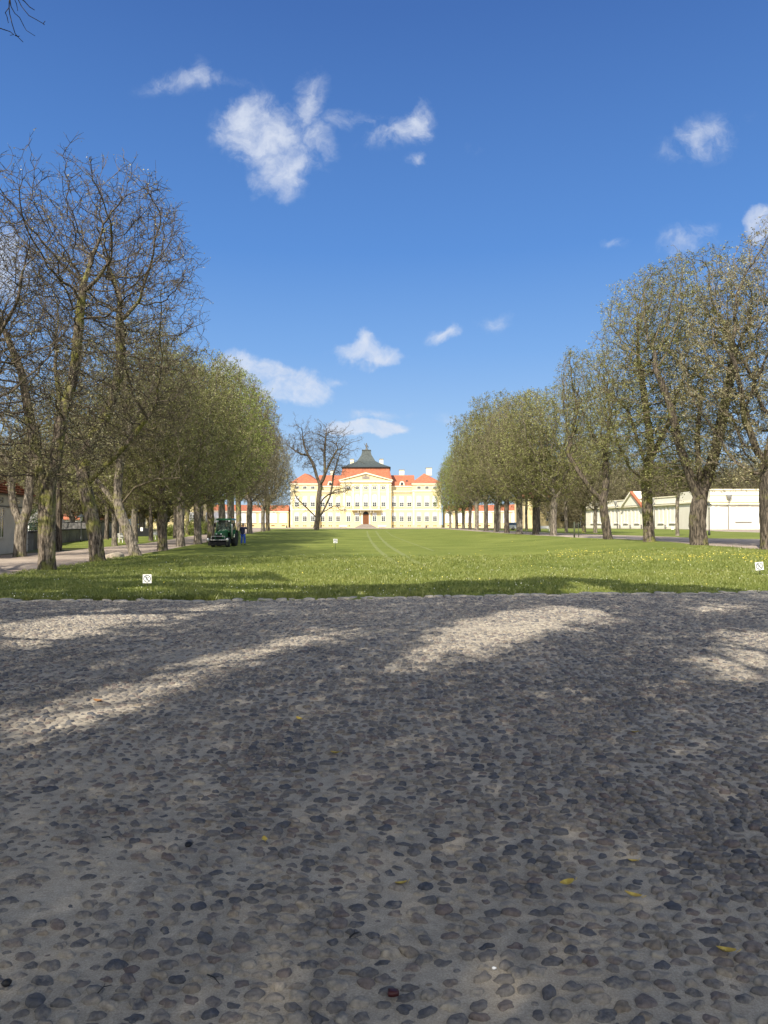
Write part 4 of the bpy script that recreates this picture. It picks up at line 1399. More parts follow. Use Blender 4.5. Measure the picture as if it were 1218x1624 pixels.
FEET = [(-12.5, -6.0), (-4.5, -10.5), (4.0, -8.5), (-13.5, 5.0), (8.5, -1.0)]
SP = shade_points(290000, 17)
own = np.argmin([np.hypot(SP[:, 0] - fx, SP[:, 1] - fy) for fx, fy in FEET], 0)
for k, (fx, fy) in enumerate(FEET):
    A = SP[own == k] - np.array([fx, fy, 0])
    if len(A) < 50:
        continue
    rg = np.random.default_rng(k)
    sub = A[rg.choice(len(A), min(900, len(A)), replace=False)]
    pos, par = trunk_nodes([(0, 0, -.2), (.1, 0, 3), (.1, .1, 6.2)])
    P, pr = colonize_from(200 + k, pos, par, sub, np.arange(len(pos) - 7, len(pos)), .5, .9, .2, (0, 0, .05))
    T, Cc = tree_geometry(200 + k, P, pr, .42, twigs=.8, leaves=0, low_clear=6.5, expo=.5, lsize=(.1, .2))
    ctone = np.clip(rg.normal(.5, .25, len(A)), 0, 1)
    V, Q, TT = leaves_mesh(rg, A, rg.uniform(.09, .15, len(A)), ctone, .40)
    nb = len(Cc[0])
    cm = np_mesh('crown', np.concatenate([Cc[0], V]), np.concatenate([Cc[1], Q + nb]), mats=[M['twig_dark'], M['leaf_olive']],
                 qm=np.concatenate([Cc[2], np.ones(len(Q), int)]), attrs={'tone': np.concatenate([Cc[3], TT])})
    tm = np_mesh('trunk', T[0], T[1], mats=[M['bark_dark']], smooth=True)
    root = place_tree((tm, cm), (fx, fy), ['shade tree farthest back on the gravel side behind the photographer', 'shade tree straight behind the photographer, deepest into the yard', 'shade tree just behind the photographer, shading the middle of the cobbles', 'x', 'shade tree beside the photographer on the coach house side of the yard'][k], group='shade trees behind the photographer')
    if k == 3:
        root['label'] = 'shade tree whose bare drooping twig tips enter the top corner of the sky'
        del root['group']
        # thin drooping twigs that hang into the top corner of the view
        hung = []
        Y0 = 8.6

        def W(px, py, dy=0):
            return ((px - 609) / F * (Y0 + dy) - fx, Y0 + dy - fy, EYE + (HOR - py) / F * (Y0 + dy))
        hub = np.array(W(6, -42))
        j = int(np.argmin(np.linalg.norm(P - hub, axis=1)))
        limb = [P[j], P[j] * .6 + hub * .4 + np.array([0, 0, .35]), P[j] * .25 + hub * .75 + np.array([0, 0, .25]), hub]
        tw = MB()
        tw.tube(limb, [.035, .028, .02, .012], 5)
        for line in ([(6, -42), (7.5, -12), (7, 2), (8, 12), (12, 28), (17, 44), (22, 50), (29, 57), (30, 58)], [(7, -20), (10, 0), (16, 11), (24, 18), (31, 32), (35, 39), (49, 48)],
                     [(6, -42), (18, -18), (27, 0), (39, 15), (50, 21), (62, 28), (65, 24)], [(-30, 30), (-6, 36), (0, 38), (9, 41), (15, 46), (9, 47)], [(7, -8), (7, 2), (1, 10), (4, 17), (6, 27)],
                     [(18, -18), (32, -8), (40, 1), (48, 6)], [(12, -20), (19, -4), (21, 7)], [(62, 28), (64, 30)], [(17, 47), (22, 49), (24, 48)], [(-6, 36), (-30, 30), (-40, -5), (6, -42)]):
            n_ = len(line)
            tw.tube([W(a, b, .12 * math.sin(i_ * 1.7 + a)) for i_, (a, b) in enumerate(line)], [.0065 - .0035 * i_ / n_ for i_ in range(n_)], 4)
        tw.build('hanging_twigs', M['twig_dark'], root)


# ------------------------------------------------------------------ the palace
def window_mesh(w, h, rows, cols=2, arch=False, dark=.5, oval=False, sill=True, bars=.09):
    """surround with glazing bars, glass and a blind, as three meshes; origin at the bottom centre, wall at y=0, street side -y"""
    f, g, b = MB(), MB(), MB()
    if oval:
        n = 20
        o_ = [(w / 2 * math.cos(6.28318 * k / n), h / 2 + h / 2 * math.sin(6.28318 * k / n)) for k in range(n)]
        i_ = [(x * .8, h / 2 + (z - h / 2) * .8) for x, z in o_]
        vs = [(x, -.12, z) for x, z in o_] + [(x, -.12, z) for x, z in i_] + [(x, 0, z) for x, z in o_]
        fs = [(k, (k + 1) % n, n + (k + 1) % n, n + k) for k in range(n)] + [(k, (k + 1) % n, 2 * n + (k + 1) % n, 2 * n + k) for k in range(n)]
        f.add(vs, fs)
        f.box(-.05, .05, -.10, -.03, h * .1, h * .9); f.box(-w * .4, -.05, -.10, -.03, h / 2 - .04, h / 2 + .04); f.box(.05, w * .4, -.10, -.03, h / 2 - .04, h / 2 + .04)
        g.prism([(x * .82, h / 2 + (z - h / 2) * .82) for x, z in o_], -.04, -.01)
        return f, g, None
    e = .13
    f.box(-w / 2 - e, -w / 2, -.10, 0, 0, h); f.box(w / 2, w / 2 + e, -.10, 0, 0, h)
    if arch:
        n = 10
        o_ = [((w / 2 + e) * math.cos(3.14159 * k / n), h + (w / 2 + e) * math.sin(3.14159 * k / n)) for k in range(n + 1)]
        i_ = [(w / 2 * math.cos(3.14159 * k / n), h + w / 2 * math.sin(3.14159 * k / n)) for k in range(n + 1)]
        f.add([(x, -.10, z) for x, z in o_] + [(x, -.10, z) for x, z in i_] + [(x, 0, z) for x, z in o_],
              [(k, k + 1, n + 2 + k, n + 1 + k) for k in range(n)] + [(k, k + 1, 2 * n + 3 + k, 2 * n + 2 + k) for k in range(n)])
        b.prism([(x, z) for x, z in i_], -.035, -.008)
    else:
        f.box(-w / 2 - e, w / 2 + e, -.12, 0, h, h + e * 1.2)
    if sill:
        f.box(-w / 2 - .2, w / 2 + .2, -.2, 0, -.16, 0)
    hd = h * dark
    for c in range(1, cols):
        x = -w / 2 + w * c / cols
        f.box(x - bars / 2, x + bars / 2, -.075, -.03, 0, h)
    for r in range(1, rows):
        z = h * r / rows
        xs = [-w / 2] + [v for c in range(1, cols) for v in (-w / 2 + w * c / cols - bars / 2, -w / 2 + w * c / cols + bars / 2)] + [w / 2]
        for c in range(cols):
            f.box(xs[2 * c], xs[2 * c + 1], -.075, -.03, z - .035, z + .035)
    g.box(-w / 2, w / 2, -.028, -.006, 0, hd if dark < 1 else h)
    if dark < 1:
        b.box(-w / 2, w / 2, -.028, -.006, hd, h)
    return f, g, (b if b.v else None)


class WinKit:
    def __init__(s, *a, frame='white', glass='glass', blind='blind', **k):
        f, g, b = window_mesh(*a, **k)
        s.f = f.mesh('window', M[frame]); s.g = g.mesh('pane', M[glass]); s.b = b.mesh('blind', M[blind]) if b else None

    def put(s, parent, x, z, y=0, rz=0, name='window'):
        o = put(name, s.f, parent, (x, y, z), (0, 0, rz))
        put('pane', s.g, o)
        if s.b:
            put('blind', s.b, o)
        return o


PX, PY = (580.3 - 609) / F * 250, 250.0
PZ = float(gz(PX, PY)) + .05
pal = thing('palace', 'pale yellow baroque palace with orange roofs and dark central dome closing the view', 'palace', (PX, PY, PZ))
w = MB()
w.box(-16.2, -8.2, 1.5, 16, -.6, 12.5); w.box(8.2, 16.2, 1.5, 16, -.6, 12.5)
w.box(-16.1, -8.3, 1.9, 15.6, 12.5, 14.3); w.box(8.3, 16.1, 1.9, 15.6, 12.5, 14.3)
w.box(-8.75, 8.75, -.5, 18, -.6, 15.7)
w.box(-26, -16, 0, 18, -.6, 15.0); w.box(16, 26, 0, 18, -.6, 15.0)
w.build('wall', M['yellow'], pal)
c = MB()
for s_ in (-1, 1):
    a, b = sorted((s_ * 8.75, s_ * 16))
    c.box(a, b, 1.1, 1.5, 12.45, 12.95); c.box(a, b, 1.2, 1.5, 11.9, 12.1); c.box(a, b, 1.7, 1.9, 14.1, 14.5); c.box(a, b, 1.38, 1.5, 5.95, 6.35)
    a, b = sorted((s_ * 15.7, s_ * 26.3))
    c.box(a, b, -.35, 0, 14.85, 15.3); c.box(a + .15, b - .15, -.22, 0, 12.45, 12.9); c.box(a + .3, b - .3, -.12, 0, 5.95, 6.35)
    c.box(s_ * 26 - (.3 if s_ < 0 else 0), s_ * 26 + (.3 if s_ > 0 else 0), 0, 18, 14.85, 15.3)
c.box(-9.05, 9.05, -.95, -.5, 15.6, 16.15); c.box(-8.85, 8.85, -.7, -.5, 14.75, 15.0); c.box(-8.8, -5.02, -.62, -.5, 5.95, 6.35); c.box(5.3, 8.8, -.62, -.5, 5.95, 6.35)
c.box(-8.8, 8.8, -.60, -.5, 12.1, 12.35)
c.build('cornice', M['cream'], pal)
for s_ in (-1, 1):
    a, b = sorted((s_ * 8.75, s_ * 16))
    MB().box(a, b, 1.0, 1.5, 12.951, 13.05).build('gutter', M['zinc'], pal)
    a, b = sorted((s_ * 15.6, s_ * 26.4))
    MB().box(a, b, -.45, 0, 15.301, 15.4).build('gutter', M['zinc'], pal)
# tall pilasters
pm = MB().box(-.42, .42, -.22, 0, 6.35, 14.0).box(-.55, .55, -.3, 0, 14.0, 14.7).box(-.52, .52, -.3, 0, 6.3, 6.8).mesh('pilaster', M['cream'])
for x in (-7.5, -4.5, -1.55, 1.5, 4.5, 7.5):
    put('pilaster', pm, pal, (x, -.5, 0))
pm2 = MB().box(-.3, .3, -.06, 0, .9, 12.4).mesh('pilaster', M['cream'])
for x in (-25.6, -16.45, 16.45, 25.6):
    put('pilaster', pm2, pal, (x, 0, 0))
# pediment
pd = MB().prism([(-8.6, 16.16), (8.6, 16.16), (0, 18.55)], -.55, 1.4).build('pediment', M['yellow'], pal)
r_ = MB()
for s_ in (-1, 1):
    L_ = math.hypot(9.2, 2.65)
    pts = [(s_ * 9.3, 16.16), (s_ * 9.3, 16.42), (0, 19.05), (0, 18.55)]
    r_.prism(pts if s_ > 0 else pts[::-1], -1.0, -.55)
r_.build('pediment_moulding', M['cream'], pd)
MB().box(-1.3, 1.3, -.62, -.55, 16.7, 17.7).box(-.35, .35, -.7, -.62, 16.8, 18.0).build('coat_of_arms', M['stone'], pd)
# roofs
for s_ in (-1, 1):
    rf = MB()
    a, b = sorted((s_ * 8.0, s_ * 17.0))
    rf.add([(a, 1.75, 14.45), (b, 1.75, 14.45), (b, 8.9, 18.7), (a, 8.9, 18.7), (b, 16.2, 14.45), (a, 16.2, 14.45)], [(0, 1, 2, 3), (3, 2, 4, 5), (0, 3, 5), (1, 4, 2)])
    roof1 = rf.build('roof', M['redtile'], pal)
for s_ in (-1, 1):
    hp = MB()
    a, b = sorted((s_ * 15.55, s_ * 26.4))
    hp.add([(a, -.4, 15.4), (b, -.4, 15.4), (b, 18.4, 15.4), (a, 18.4, 15.4), ((a + b) / 2 - .6, 5.0, 19.1), ((a + b) / 2 + .6, 13.0, 19.1)], [(0, 1, 4), (1, 2, 5, 4), (2, 3, 5), (3, 0, 4, 5)])
    hp.build('hipped_roof', M['redtile'], pal)
ms = MB()
prof = [(9.15, 9.3, 16.16), (8.75, 8.9, 17.6), (8.35, 8.5, 19.2), (8.05, 8.2, 20.7)]
for (a, b, z), (a2, b2, z2) in zip(prof[:-1], prof[1:]):
    ms.frustum((-a, a, 8.75 - b, 8.75 + b, z), (-a2, a2, 8.75 - b2, 8.75 + b2, z2))
mans = ms.build('mansard_roof', M['redtile'], pal)
MB().box(-8.55, 8.55, .05, 17.45, 20.7, 21.0).build('eave', M['blacktrim'], mans)
dm = MB()
prof = [(8.5, 8.65, 21.0), (6.6, 6.6, 21.75), (4.5, 4.6, 22.75), (3.2, 3.3, 23.5), (2.85, 2.85, 24.1), (2.3, 2.3, 25.0), (1.8, 1.8, 25.8), (1.6, 1.6, 26.7), (1.45, 1.45, 27.4)]
for (a, b, z), (a2, b2, z2) in zip(prof[:-1], prof[1:]):
    dm.frustum((-a, a, 8.75 - b, 8.75 + b, z), (-a2, a2, 8.75 - b2, 8.75 + b2, z2))
dm.frustum((-1.65, 1.65, 7.1, 10.4, 27.4), (-1.55, 1.55, 7.2, 10.3, 27.7))
dome = dm.build('dome', M['slate'], pal)
st = MB()
st.lathe([(.7, 0), (.55, .3), (.35, .5), (.3, .9), (.42, 1.3), (.38, 1.8), (.15, 2.0), (.2, 2.2), (.16, 2.45), (.02, 2.6)], (0, 8.75, 27.7), 10)
st.tube([(-.3, 8.75, 29.2), (-.75, 8.75, 29.9), (-.85, 8.75, 30.3)], [.14, .1, .05], 6)
st.tube([(.3, 8.75, 29.2), (.7, 8.75, 28.9), (.62, 8.75, 28.3)], [.14, .1, .07], 6)
st.build('roof_statue', M['statue'], dome)
for x, y, z0, z1, wd in ((-5.3, 12, 21, 24.6, .65), (5.3, 12, 21, 24.6, .65), (12.6, 11, 17.2, 20.6, .9), (-12.4, 11, 17.2, 20.4, .6), (22.3, 9.5, 18.6, 21.2, 1.0)):
    ch = MB().box(x - wd, x + wd, y - wd, y + wd, z0, z1).build('chimney', M['cream'], roof1)
    MB().box(x - wd - .12, x + wd + .12, y - wd - .12, y + wd + .12, z1, z1 + .25).build('chimney_cap', M['zinc'], pal)
# dormers on both sides, with small round-headed windows
for s_ in (-1, 1):
    dmr = MB()
    n = 8
    dmr.prism([(-1.1, 0), (1.1, 0), (.8, .9)] + [(.8 * math.cos(3.14159 * k / n), .9 + .8 * math.sin(3.14159 * k / n)) for k in range(n + 1)] + [(-.8, .9)], 0, 3.0)
    dd = dmr.build('dormer', M['cream'], pal, (s_ * 12.5, 2.2, 14.5))
    MB().prism([(-.4, .25), (.4, .25), (.4, .9)] + [(.4 * math.cos(3.14159 * k / n), .9 + .4 * math.sin(3.14159 * k / n)) for k in range(n + 1)], -.04, 0).build('dormer_window', M['glass'], dd)
MB().box(-.35, .35, 0, .2, 0, .5).build('skylight', M['blacktrim'], pal, (14.3, 4.6, 16.2), (R(-30), 0, 0))
# windows
kg = WinKit(1.25, 2.75, 4, dark=.62)
kf = WinKit(1.3, 3.35, 5, dark=.42)
ka = WinKit(1.3, 3.35, 5, dark=.42, arch=True)
kt = WinKit(1.15, .85, 1, 2, dark=1, sill=False)
ko = WinKit(1.75, 1.3, 1, oval=True)
for x in (-6, -3, 3, 6):
    kg.put(pal, x, 2.25, -.5)
for x in (-6, 6):
    kf.put(pal, x, 7.4, -.5)
for x in (-3, 0, 3):
    ka.put(pal, x, 7.4, -.5)
for x in (-6, -3, 0, 3, 6):
    ko.put(pal, x, 13.1, -.5, name='oval_window')
for s_ in (-1, 1):
    for x in (9.7, 12.4, 15.0):
        kg.put(pal, s_ * x, 2.25, 1.5); kf.put(pal, s_ * x, 7.4, 1.5)
    for x in (18.3, 21.05, 23.8):
        kg.put(pal, s_ * x, 2.25, 0); kf.put(pal, s_ * x, 7.4, 0); kt.put(pal, s_ * x, 13.4, 0, name='attic_window')
vm = MB().box(-.55, -.12, -.03, 0, 0, .35).box(.12, .55, -.03, 0, 0, .35).mesh('cellar_vent', M['blacktrim'])
for x, y in [(v, -.5) for v in (-6, 5.3)] + [(s_ * v, 1.5) for s_ in (-1, 1) for v in (9.7, 12.4, 15)] + [(s_ * v, 0) for s_ in (-1, 1) for v in (18.3, 21.05, 23.8)]:
    put('cellar_vent', vm, pal, (x, y, .45))
MB().box(-26.1, -16, -.1, 0, -.5, .12).box(16, 26.1, -.1, 0, -.5, .12).box(-16, -8.75, 1.4, 1.5, -.5, .12).box(8.75, 16, 1.4, 1.5, -.5, .12).build('plinth', M['stone'], pal)
# door, portal, steps, balcony
po = MB().box(-1.6, -1.05, -.75, -.5, 1.2, 5.7).box(1.05, 1.6, -.75, -.5, 1.2, 5.7)
n = 10
po.prism([(-1.05, 5.7), (-1.05, 4.6)] + [(-1.05 * math.cos(3.14159 * k / n), 4.6 + 1.05 * math.sin(3.14159 * k / n)) for k in range(1, n)] + [(1.05, 4.6), (1.05, 5.7)], -.75, -.5)
po.build('door_surround', M['cream'], pal)
dr = MB().prism([(-1.0, 1.2), (1.0, 1.2), (1.0, 4.6)] + [(1.0 * math.cos(3.14159 * k / n), 4.6 + 1.0 * math.sin(3.14159 * k / n)) for k in range(1, n)] + [(-1.0, 4.6)], -.56, -.51).build('door', M['door'], pal)
MB().prism([(-.85, 4.6), (.85, 4.6)] + [(.85 * math.cos(3.14159 * k / n), 4.6 + .85 * math.sin(3.14159 * k / n)) for k in range(1, n)], -.60, -.56).build('fanlight', M['glass'], dr)
MB().box(-.03, .03, -.60, -.56, 1.3, 4.5).box(-.8, -.15, -.59, -.56, 1.6, 2.8).box(.15, .8, -.59, -.56, 1.6, 2.8).box(-.8, -.15, -.59, -.56, 3.0, 4.3).box(.15, .8, -.59, -.56, 3.0, 4.3).build('door_panel', M['door'], dr)
sp_ = MB()
for k in range(7):
    e = 1.7 + (6 - k) * .33
    sp_.box(-e, e, -.5 - .9 - (6 - k) * .33, -.5, -.05 + k * .18 if k else -.4, -.05 + (k + 1) * .18)
sp_.build('steps', M['stone'], pal)
bl = MB().box(-4.9, 5.1, -2.3, -.5, 5.95, 6.35).build('balcony', M['cream'], pal)
br = MB()
for x in (-2.6, -1.75, 1.75, 2.6):
    br.prism([(x - .2, 5.2), (x + .2, 5.2), (x + .2, 5.95), (x - .2, 5.95)], -1.7, -.5)
br.build('bracket', M['cream'], bl)
rl = MB().box(-4.85, 5.05, -2.27, -2.22, 7.3, 7.36).box(-4.85, 5.05, -2.27, -2.22, 6.4, 6.44)
for k in range(67):
    x = -4.84 + k * .15
    rl.box(x - .012, x + .012, -2.26, -2.23, 6.35, 7.3)
for x in (-4.85, 5.0):
    for k in range(12):
        rl.box(x, x + .025, -2.2 + k * .14, -2.18 + k * .14, 6.35, 7.3)
    rl.box(x - .03, x + .06, -2.3, -2.2, 6.35, 7.5)
rl.build('balcony_railing', M['metal'], bl)

# curved galleries and side pavilions, mirrored about the palace
kgal = WinKit(2.3, 2.6, 3, 2, dark=.001, arch=True, sill=True)
for s_, word in ((-1, 'far end of the gravel path row'), (1, 'coach house side')):
    gal = thing('gallery', 'curved yellow gallery with white arched windows %s' % ('behind the gravel path row' if s_ < 0 else 'behind the parked car'), 'gallery', (PX, PY, PZ))
    cx_, cy_, rad = s_ * 26.2, -24.0, 27.5
    nseg = 11
    ang = [R(90 - s_ * (2 + 82 * k / nseg)) for k in range(nseg + 1)]
    P2 = [(cx_ + rad * math.cos(a), cy_ + rad * math.sin(a)) for a in ang]
    wl, cn, rf_, pl_ = MB(), MB(), MB(), MB()
    for k in range(nseg):
        (x0, y0), (x1, y1) = P2[k], P2[k + 1]
        o0 = (cx_ + (rad + 7) * math.cos(ang[k]), cy_ + (rad + 7) * math.sin(ang[k])); o1 = (cx_ + (rad + 7) * math.cos(ang[k + 1]), cy_ + (rad + 7) * math.sin(ang[k + 1]))

        def ring(dr_, z):
            return [(cx_ + (rad + dr_) * math.cos(ang[k + j]), cy_ + (rad + dr_) * math.sin(ang[k + j]), z) for j in (0, 1)]
        a, b = ring(0, -.6); c_, d_ = ring(0, 5.4)
        wl.add([a, b, d_, c_], [(0, 1, 2, 3)])
        a, b = ring(-.25, 5.3); c_, d_ = ring(-.25, 5.75); e_, f_ = ring(.05, 5.3); g_, h_ = ring(.05, 5.75)
        cn.add([a, b, d_, c_, e_, f_, h_, g_], [(0, 1, 2, 3), (0, 1, 5, 4), (3, 2, 6, 7)])
        a, b = ring(-.3, 5.76); c_, d_ = ring(3.5, 7.9); e_, f_ = ring(7.3, 5.76)
        rf_.add([a, b, d_, c_, e_, f_], [(0, 1, 2, 3), (3, 2, 5, 4)])
        a, b = ring(7, -.6); c_, d_ = ring(7, 5.75)
        wl.add([a, b, d_, c_], [(0, 1, 2, 3)])
        am = (ang[k] + ang[k + 1]) / 2
        rc = rad * math.cos((ang[1] - ang[0]) / 2)
        mx_, my_ = cx_ + rc * math.cos(am), cy_ + rc * math.sin(am)
        kgal.put(gal, mx_, 1.75, my_, am - R(90), name='arched_window')
        v = MB().box(-.6, .6, -.03, 0, 0, .35).build('cellar_vent', M['door'], gal, (mx_, my_, .5), (0, 0, am - R(90)))
    wl.build('wall', M['yellow'], gal); cn.build('cornice', M['cream'], gal); rf_.build('roof', M['redtile'], gal)
    # side pavilion
    pv = thing('side_pavilion', 'two-storey yellow side pavilion with red roof %s' % ('above the dark garden wall' if s_ < 0 else 'behind the pale straight trunks'), 'pavilion', (PX + s_ * 53.5, 205, float(gz(PX + s_ * 53.5, 205))))
    MB().box(-7.5, 7.5, 0, 16, -.8, 8.2).build('wall', M['yellow'], pv)
    MB().box(-7.8, 7.8, -.3, 0, 7.9, 8.5).box(-7.6, 7.6, -.12, 0, 6.3, 6.6).box(-7.55, -6.9, -.1, 0, 0, 6.3).box(6.9, 7.55, -.1, 0, 0, 6.3).box(-7.8, -7.5, 0, 16.2, 7.9, 8.5).box(7.5, 7.8, 0, 16.2, 7.9, 8.5).build('cornice', M['cream'], pv)
    MB().frustum((-8, 8, -.5, 16.5, 8.5), (-3, 3, 5, 11, 13.2)).build('roof', M['redtile'], pv)
    kp = WinKit(1.15, 2.5, 4, dark=.8, sill=False)
    kq = WinKit(1.0, 1.0, 2, dark=1, sill=False)
    for x in ((-.8, 3.2) if s_ > 0 else (-5, -1.5, 2, 5.5)):
        kp.put(pv, x, 2.0); kq.put(pv, x, 6.75, name='attic_window') if s_ < 0 else None
    if s_ < 0:
        for y in (3, 8, 13):
            kp.put(pv, 7.5, 2.0, y, R(90))

# ------------------------------------------------------------------ coach house
g0 = G(1098, 840.2)
A0 = np.array([59.5, 131.0]); B0 = np.array([52.3, 189.0])
along = (B0 - A0); LEN = float(np.linalg.norm(along)); along /= LEN
rzc = math.atan2(along[1], along[0])      # local x runs away from the camera
# local frame: x along the wall, -y... the facade looks towards the lawn (local +y)
coach = thing('coach_house', 'long white coach house with attic parapet, blind windows and one orange-edged gable', 'coach house', (A0[0], A0[1], .72), rzc)
H1, H2 = 5.1, 6.7
wl = MB().box(0, LEN, -9, 0, -1, H1).box(.0, LEN, -8.6, -.15, H1, H2)
wl.build('wall', M['coach'], coach)
MB().box(-.2, LEN + .2, 0, .55, H1 - .22, H1 + .08).box(-.1, LEN + .1, 0, .3, H1 - .45, H1 - .22).box(-.1, LEN + .1, -.15, .0, H2 - .18, H2 + .02).build('cornice', M['cream'], coach)
MB().box(-.2, LEN + .2, .3, .6, H1 + .081, H1 + .13).build('roof_edge', M['zinc'], coach)
MB().box(0, LEN, 0, .08, -.9, .5).build('plinth', M['coach'], coach)


def along_x(px):
    u_ = (px - 609) / F
    # point A0 + t*along with x = u*y
    return (u_ * A0[1] - A0[0]) / (along[0] - u_ * along[1])


def coach_window():
    f = MB().box(-1.05, -.6, 0, .10, 0, 3.1).box(.6, 1.05, 0, .10, 0, 3.1).box(-1.05, 1.05, 0, .12, 3.1, 3.4).box(-1.15, 1.15, 0, .25, -.18, 0)
    p = MB().box(-.6, .6, 0, .03, 0, 3.1)
    s = MB().box(-.38, .38, .03, .09, 2.4, 2.95).box(-.2, .2, .03, .12, 1.9, 2.4)
    return f.mesh('window', M['white']), p.mesh('shutter', M['coach']), s.mesh('keystone', M['zinc'])


cwf, cws, cwk = coach_window()
for px in (1109, 1088, 1066.8, 1048.3, 1029, 1010.3, 992.6, 977.5, 962, 950.5, 940):
    o = put('window', cwf, coach, (along_x(px), .002, 1.35)); put('shutter', cws, o)
pmc = MB().box(-.32, .32, 0, .14, .5, H1 - .45).mesh('pilaster', M['coach'])
bol = MB().box(-.14, .14, .14, .34, .5, 1.25).mesh('wall_guard', M['wallgrey'])
for px in (1098, 1077, 1057.5, 1038.5, 1019.5, 1001.5, 985, 969.5, 956, 944.5):
    put('pilaster', pmc, coach, (along_x(px), .002, 0)); put('wall_guard', bol, coach, (along_x(px) + .2, .002, -.3))
gb = along_x(1006)
gable = MB().add([(gb - 4.4, .6, H1 + .1), (gb + 4.4, .6, H1 + .1), (gb, .6, H1 + 2.9), (gb - 4.4, -3, H1 + .1), (gb + 4.4, -3, H1 + .1), (gb, -3, H1 + 2.9)], [(0, 1, 2), (3, 5, 4), (0, 2, 5, 3), (1, 4, 5, 2), (0, 3, 4, 1)]).build('gable', M['coach'], coach)
for s_, mm, nm in ((-1, 'redtile', 'gable_tiles'), (1, 'coach', 'gable_moulding')):
    x0 = gb + s_ * 5.0
    MB().add([(x0, .3 if s_ < 0 else -3, H1 + .1), (x0, 1.0, H1 + .1), (gb, 1.0, H1 + 3.3), (gb, .3 if s_ < 0 else -3, H1 + 3.3), (x0, .3 if s_ < 0 else -3, H1 - .35), (x0, 1.0, H1 - .35), (gb, 1.0, H1 + 2.85), (gb, .3 if s_ < 0 else -3, H1 + 2.85)],
             [(0, 1, 2, 3), (4, 7, 6, 5), (1, 5, 6, 2), (0, 3, 7, 4), (0, 4, 5, 1), (3, 2, 6, 7)]).build(nm, M[mm], gable)
for px in (1040.5, 981.2):
    x = along_x(px)
    dp = MB().tube([(x, .35, -.3), (x, .35, H1 - .3), (x, .75, H1 - .1), (x, .75, H1 + .3)], .09, 8).build('downpipe', M['zinc'], coach)
    MB().lathe([(.1, 0), (.3, .5), (.42, .95), (.42, 1.15)], (x, .75, H1 + .25), 8).build('rain_hopper', M['zinc'], dp)
# end block facing the camera
blk = thing('coach_house_end_block', 'white end block of the coach house, two blank windows under a double cornice', 'building', (57.6, 128, .95))
MB().box(0, 34, 0, 14, -1, 7.0).build('wall', M['coach'], blk)
MB().box(-.3, 34, -.35, 0, 4.75, 5.0).box(-.15, 34, -.18, 0, 4.45, 4.75).box(-.1, 34, -.12, 0, 5.9, 6.0).box(-.15, 34, -.2, 0, 6.8, 7.05).box(-.3, 0, 0, 14, 4.75, 5.0).build('cornice', M['cream'], blk)
MB().box(-.32, 34, -.42, 0, 4.3, 4.45).build('shadow_moulding', M['coach'], blk)
MB().box(.2, .75, -.12, 0, -.9, 4.3).box(3.2, 3.5, -.1, 0, -.9, 4.3).box(1.2, 1.6, -.1, 0, -.9, 4.3).build('pilaster', M['coach'], blk)
for x in (5.8, 10.2, 15.2, 20.5):
    if x == 10.2:
        continue
    o = MB().box(-1.35, -1.05, -.06, 0, 0, 2.9).box(1.05, 1.35, -.06, 0, 0, 2.9).build('window', M['coach'], blk, (x * 1.0, 0, 1.3))
    MB().box(-.95, .95, -.28, 0, 2.9, 3.06).build('lintel', M['zinc'], o)
    MB().box(-1.45, 1.45, -.22, 0, -.12, 0).build('sill', M['zinc'], o)
    MB().box(-1.05, 1.05, -.02, 0, .0, 2.9).build('blind', M['coach'], o)
dp = MB().tube([(3.1, -.25, -.5), (3.1, -.25, 4.2), (3.1, -.55, 4.6), (3.1, -.55, 5.2)], .08, 8).build('downpipe', M['zinc'], blk)
MB().lathe([(.12, 0), (.35, .4), (.5, .85), (.5, 1.05)], (3.1, -.55, 5.0), 8).build('rain_hopper', M['zinc'], dp)

# ------------------------------------------------------------------ grey rendered house behind the gravel path
hx0, hy0, hx1, hy1 = -20.9, 33.0, -22.9, 46.6
al = np.array([hx1 - hx0, hy1 - hy0]); HL = float(np.linalg.norm(al)); rzh = math.atan2(al[1], al[0])
hs = thing('rendered_house', 'low grey rendered house with grooved walls and orange tiled roof beside the forked trees', 'house', (hx0, hy0, 0), rzh)
MB().box(0, HL, 0, 9, -.3, 3.55).build('wall', M['lime'], hs)
gr = MB()
for k in range(7):
    gr.box(0, HL, -.035, 0, .08 + k * .37, .38 + k * .37)
gr.build('grooved_render', M['lime'], hs)
MB().box(-.05, HL + .05, -.07, 0, 2.72, 2.80).box(-.15, HL + .15, -.22, 0, 3.42, 3.56).build('cornice', M['wallgrey'], hs)
rfh = MB()
rfh.add([(-.3, -.35, 3.5), (HL + .3, -.35, 3.5), (HL - 2.5, 4.5, 7.4), (2.5, 4.5, 7.4), (HL + .3, 9.35, 3.5), (-.3, 9.35, 3.5)], [(0, 1, 2, 3), (3, 2, 4, 5), (0, 3, 5), (1, 4, 2)])
rh = rfh.build('roof', M['tiles'], hs)
tl_ = MB()
for k in range(22):
    t_ = k / 22
    y, z = -.35 + 4.85 * t_, 3.5 + 3.9 * t_
    tl_.box(-.3 + 2.8 * t_, HL + .3 - 2.8 * t_, y - .06, y + .2, z + .05, z + .11)
tl_.build('tile_course', M['tiles'], rh)
for x in (9.3, 12.0, 6.6):
    o = MB().box(-.2, .2, -.012, 0, 0, .3).build('attic_window', M['glass'], hs, (x, 0, 2.98))
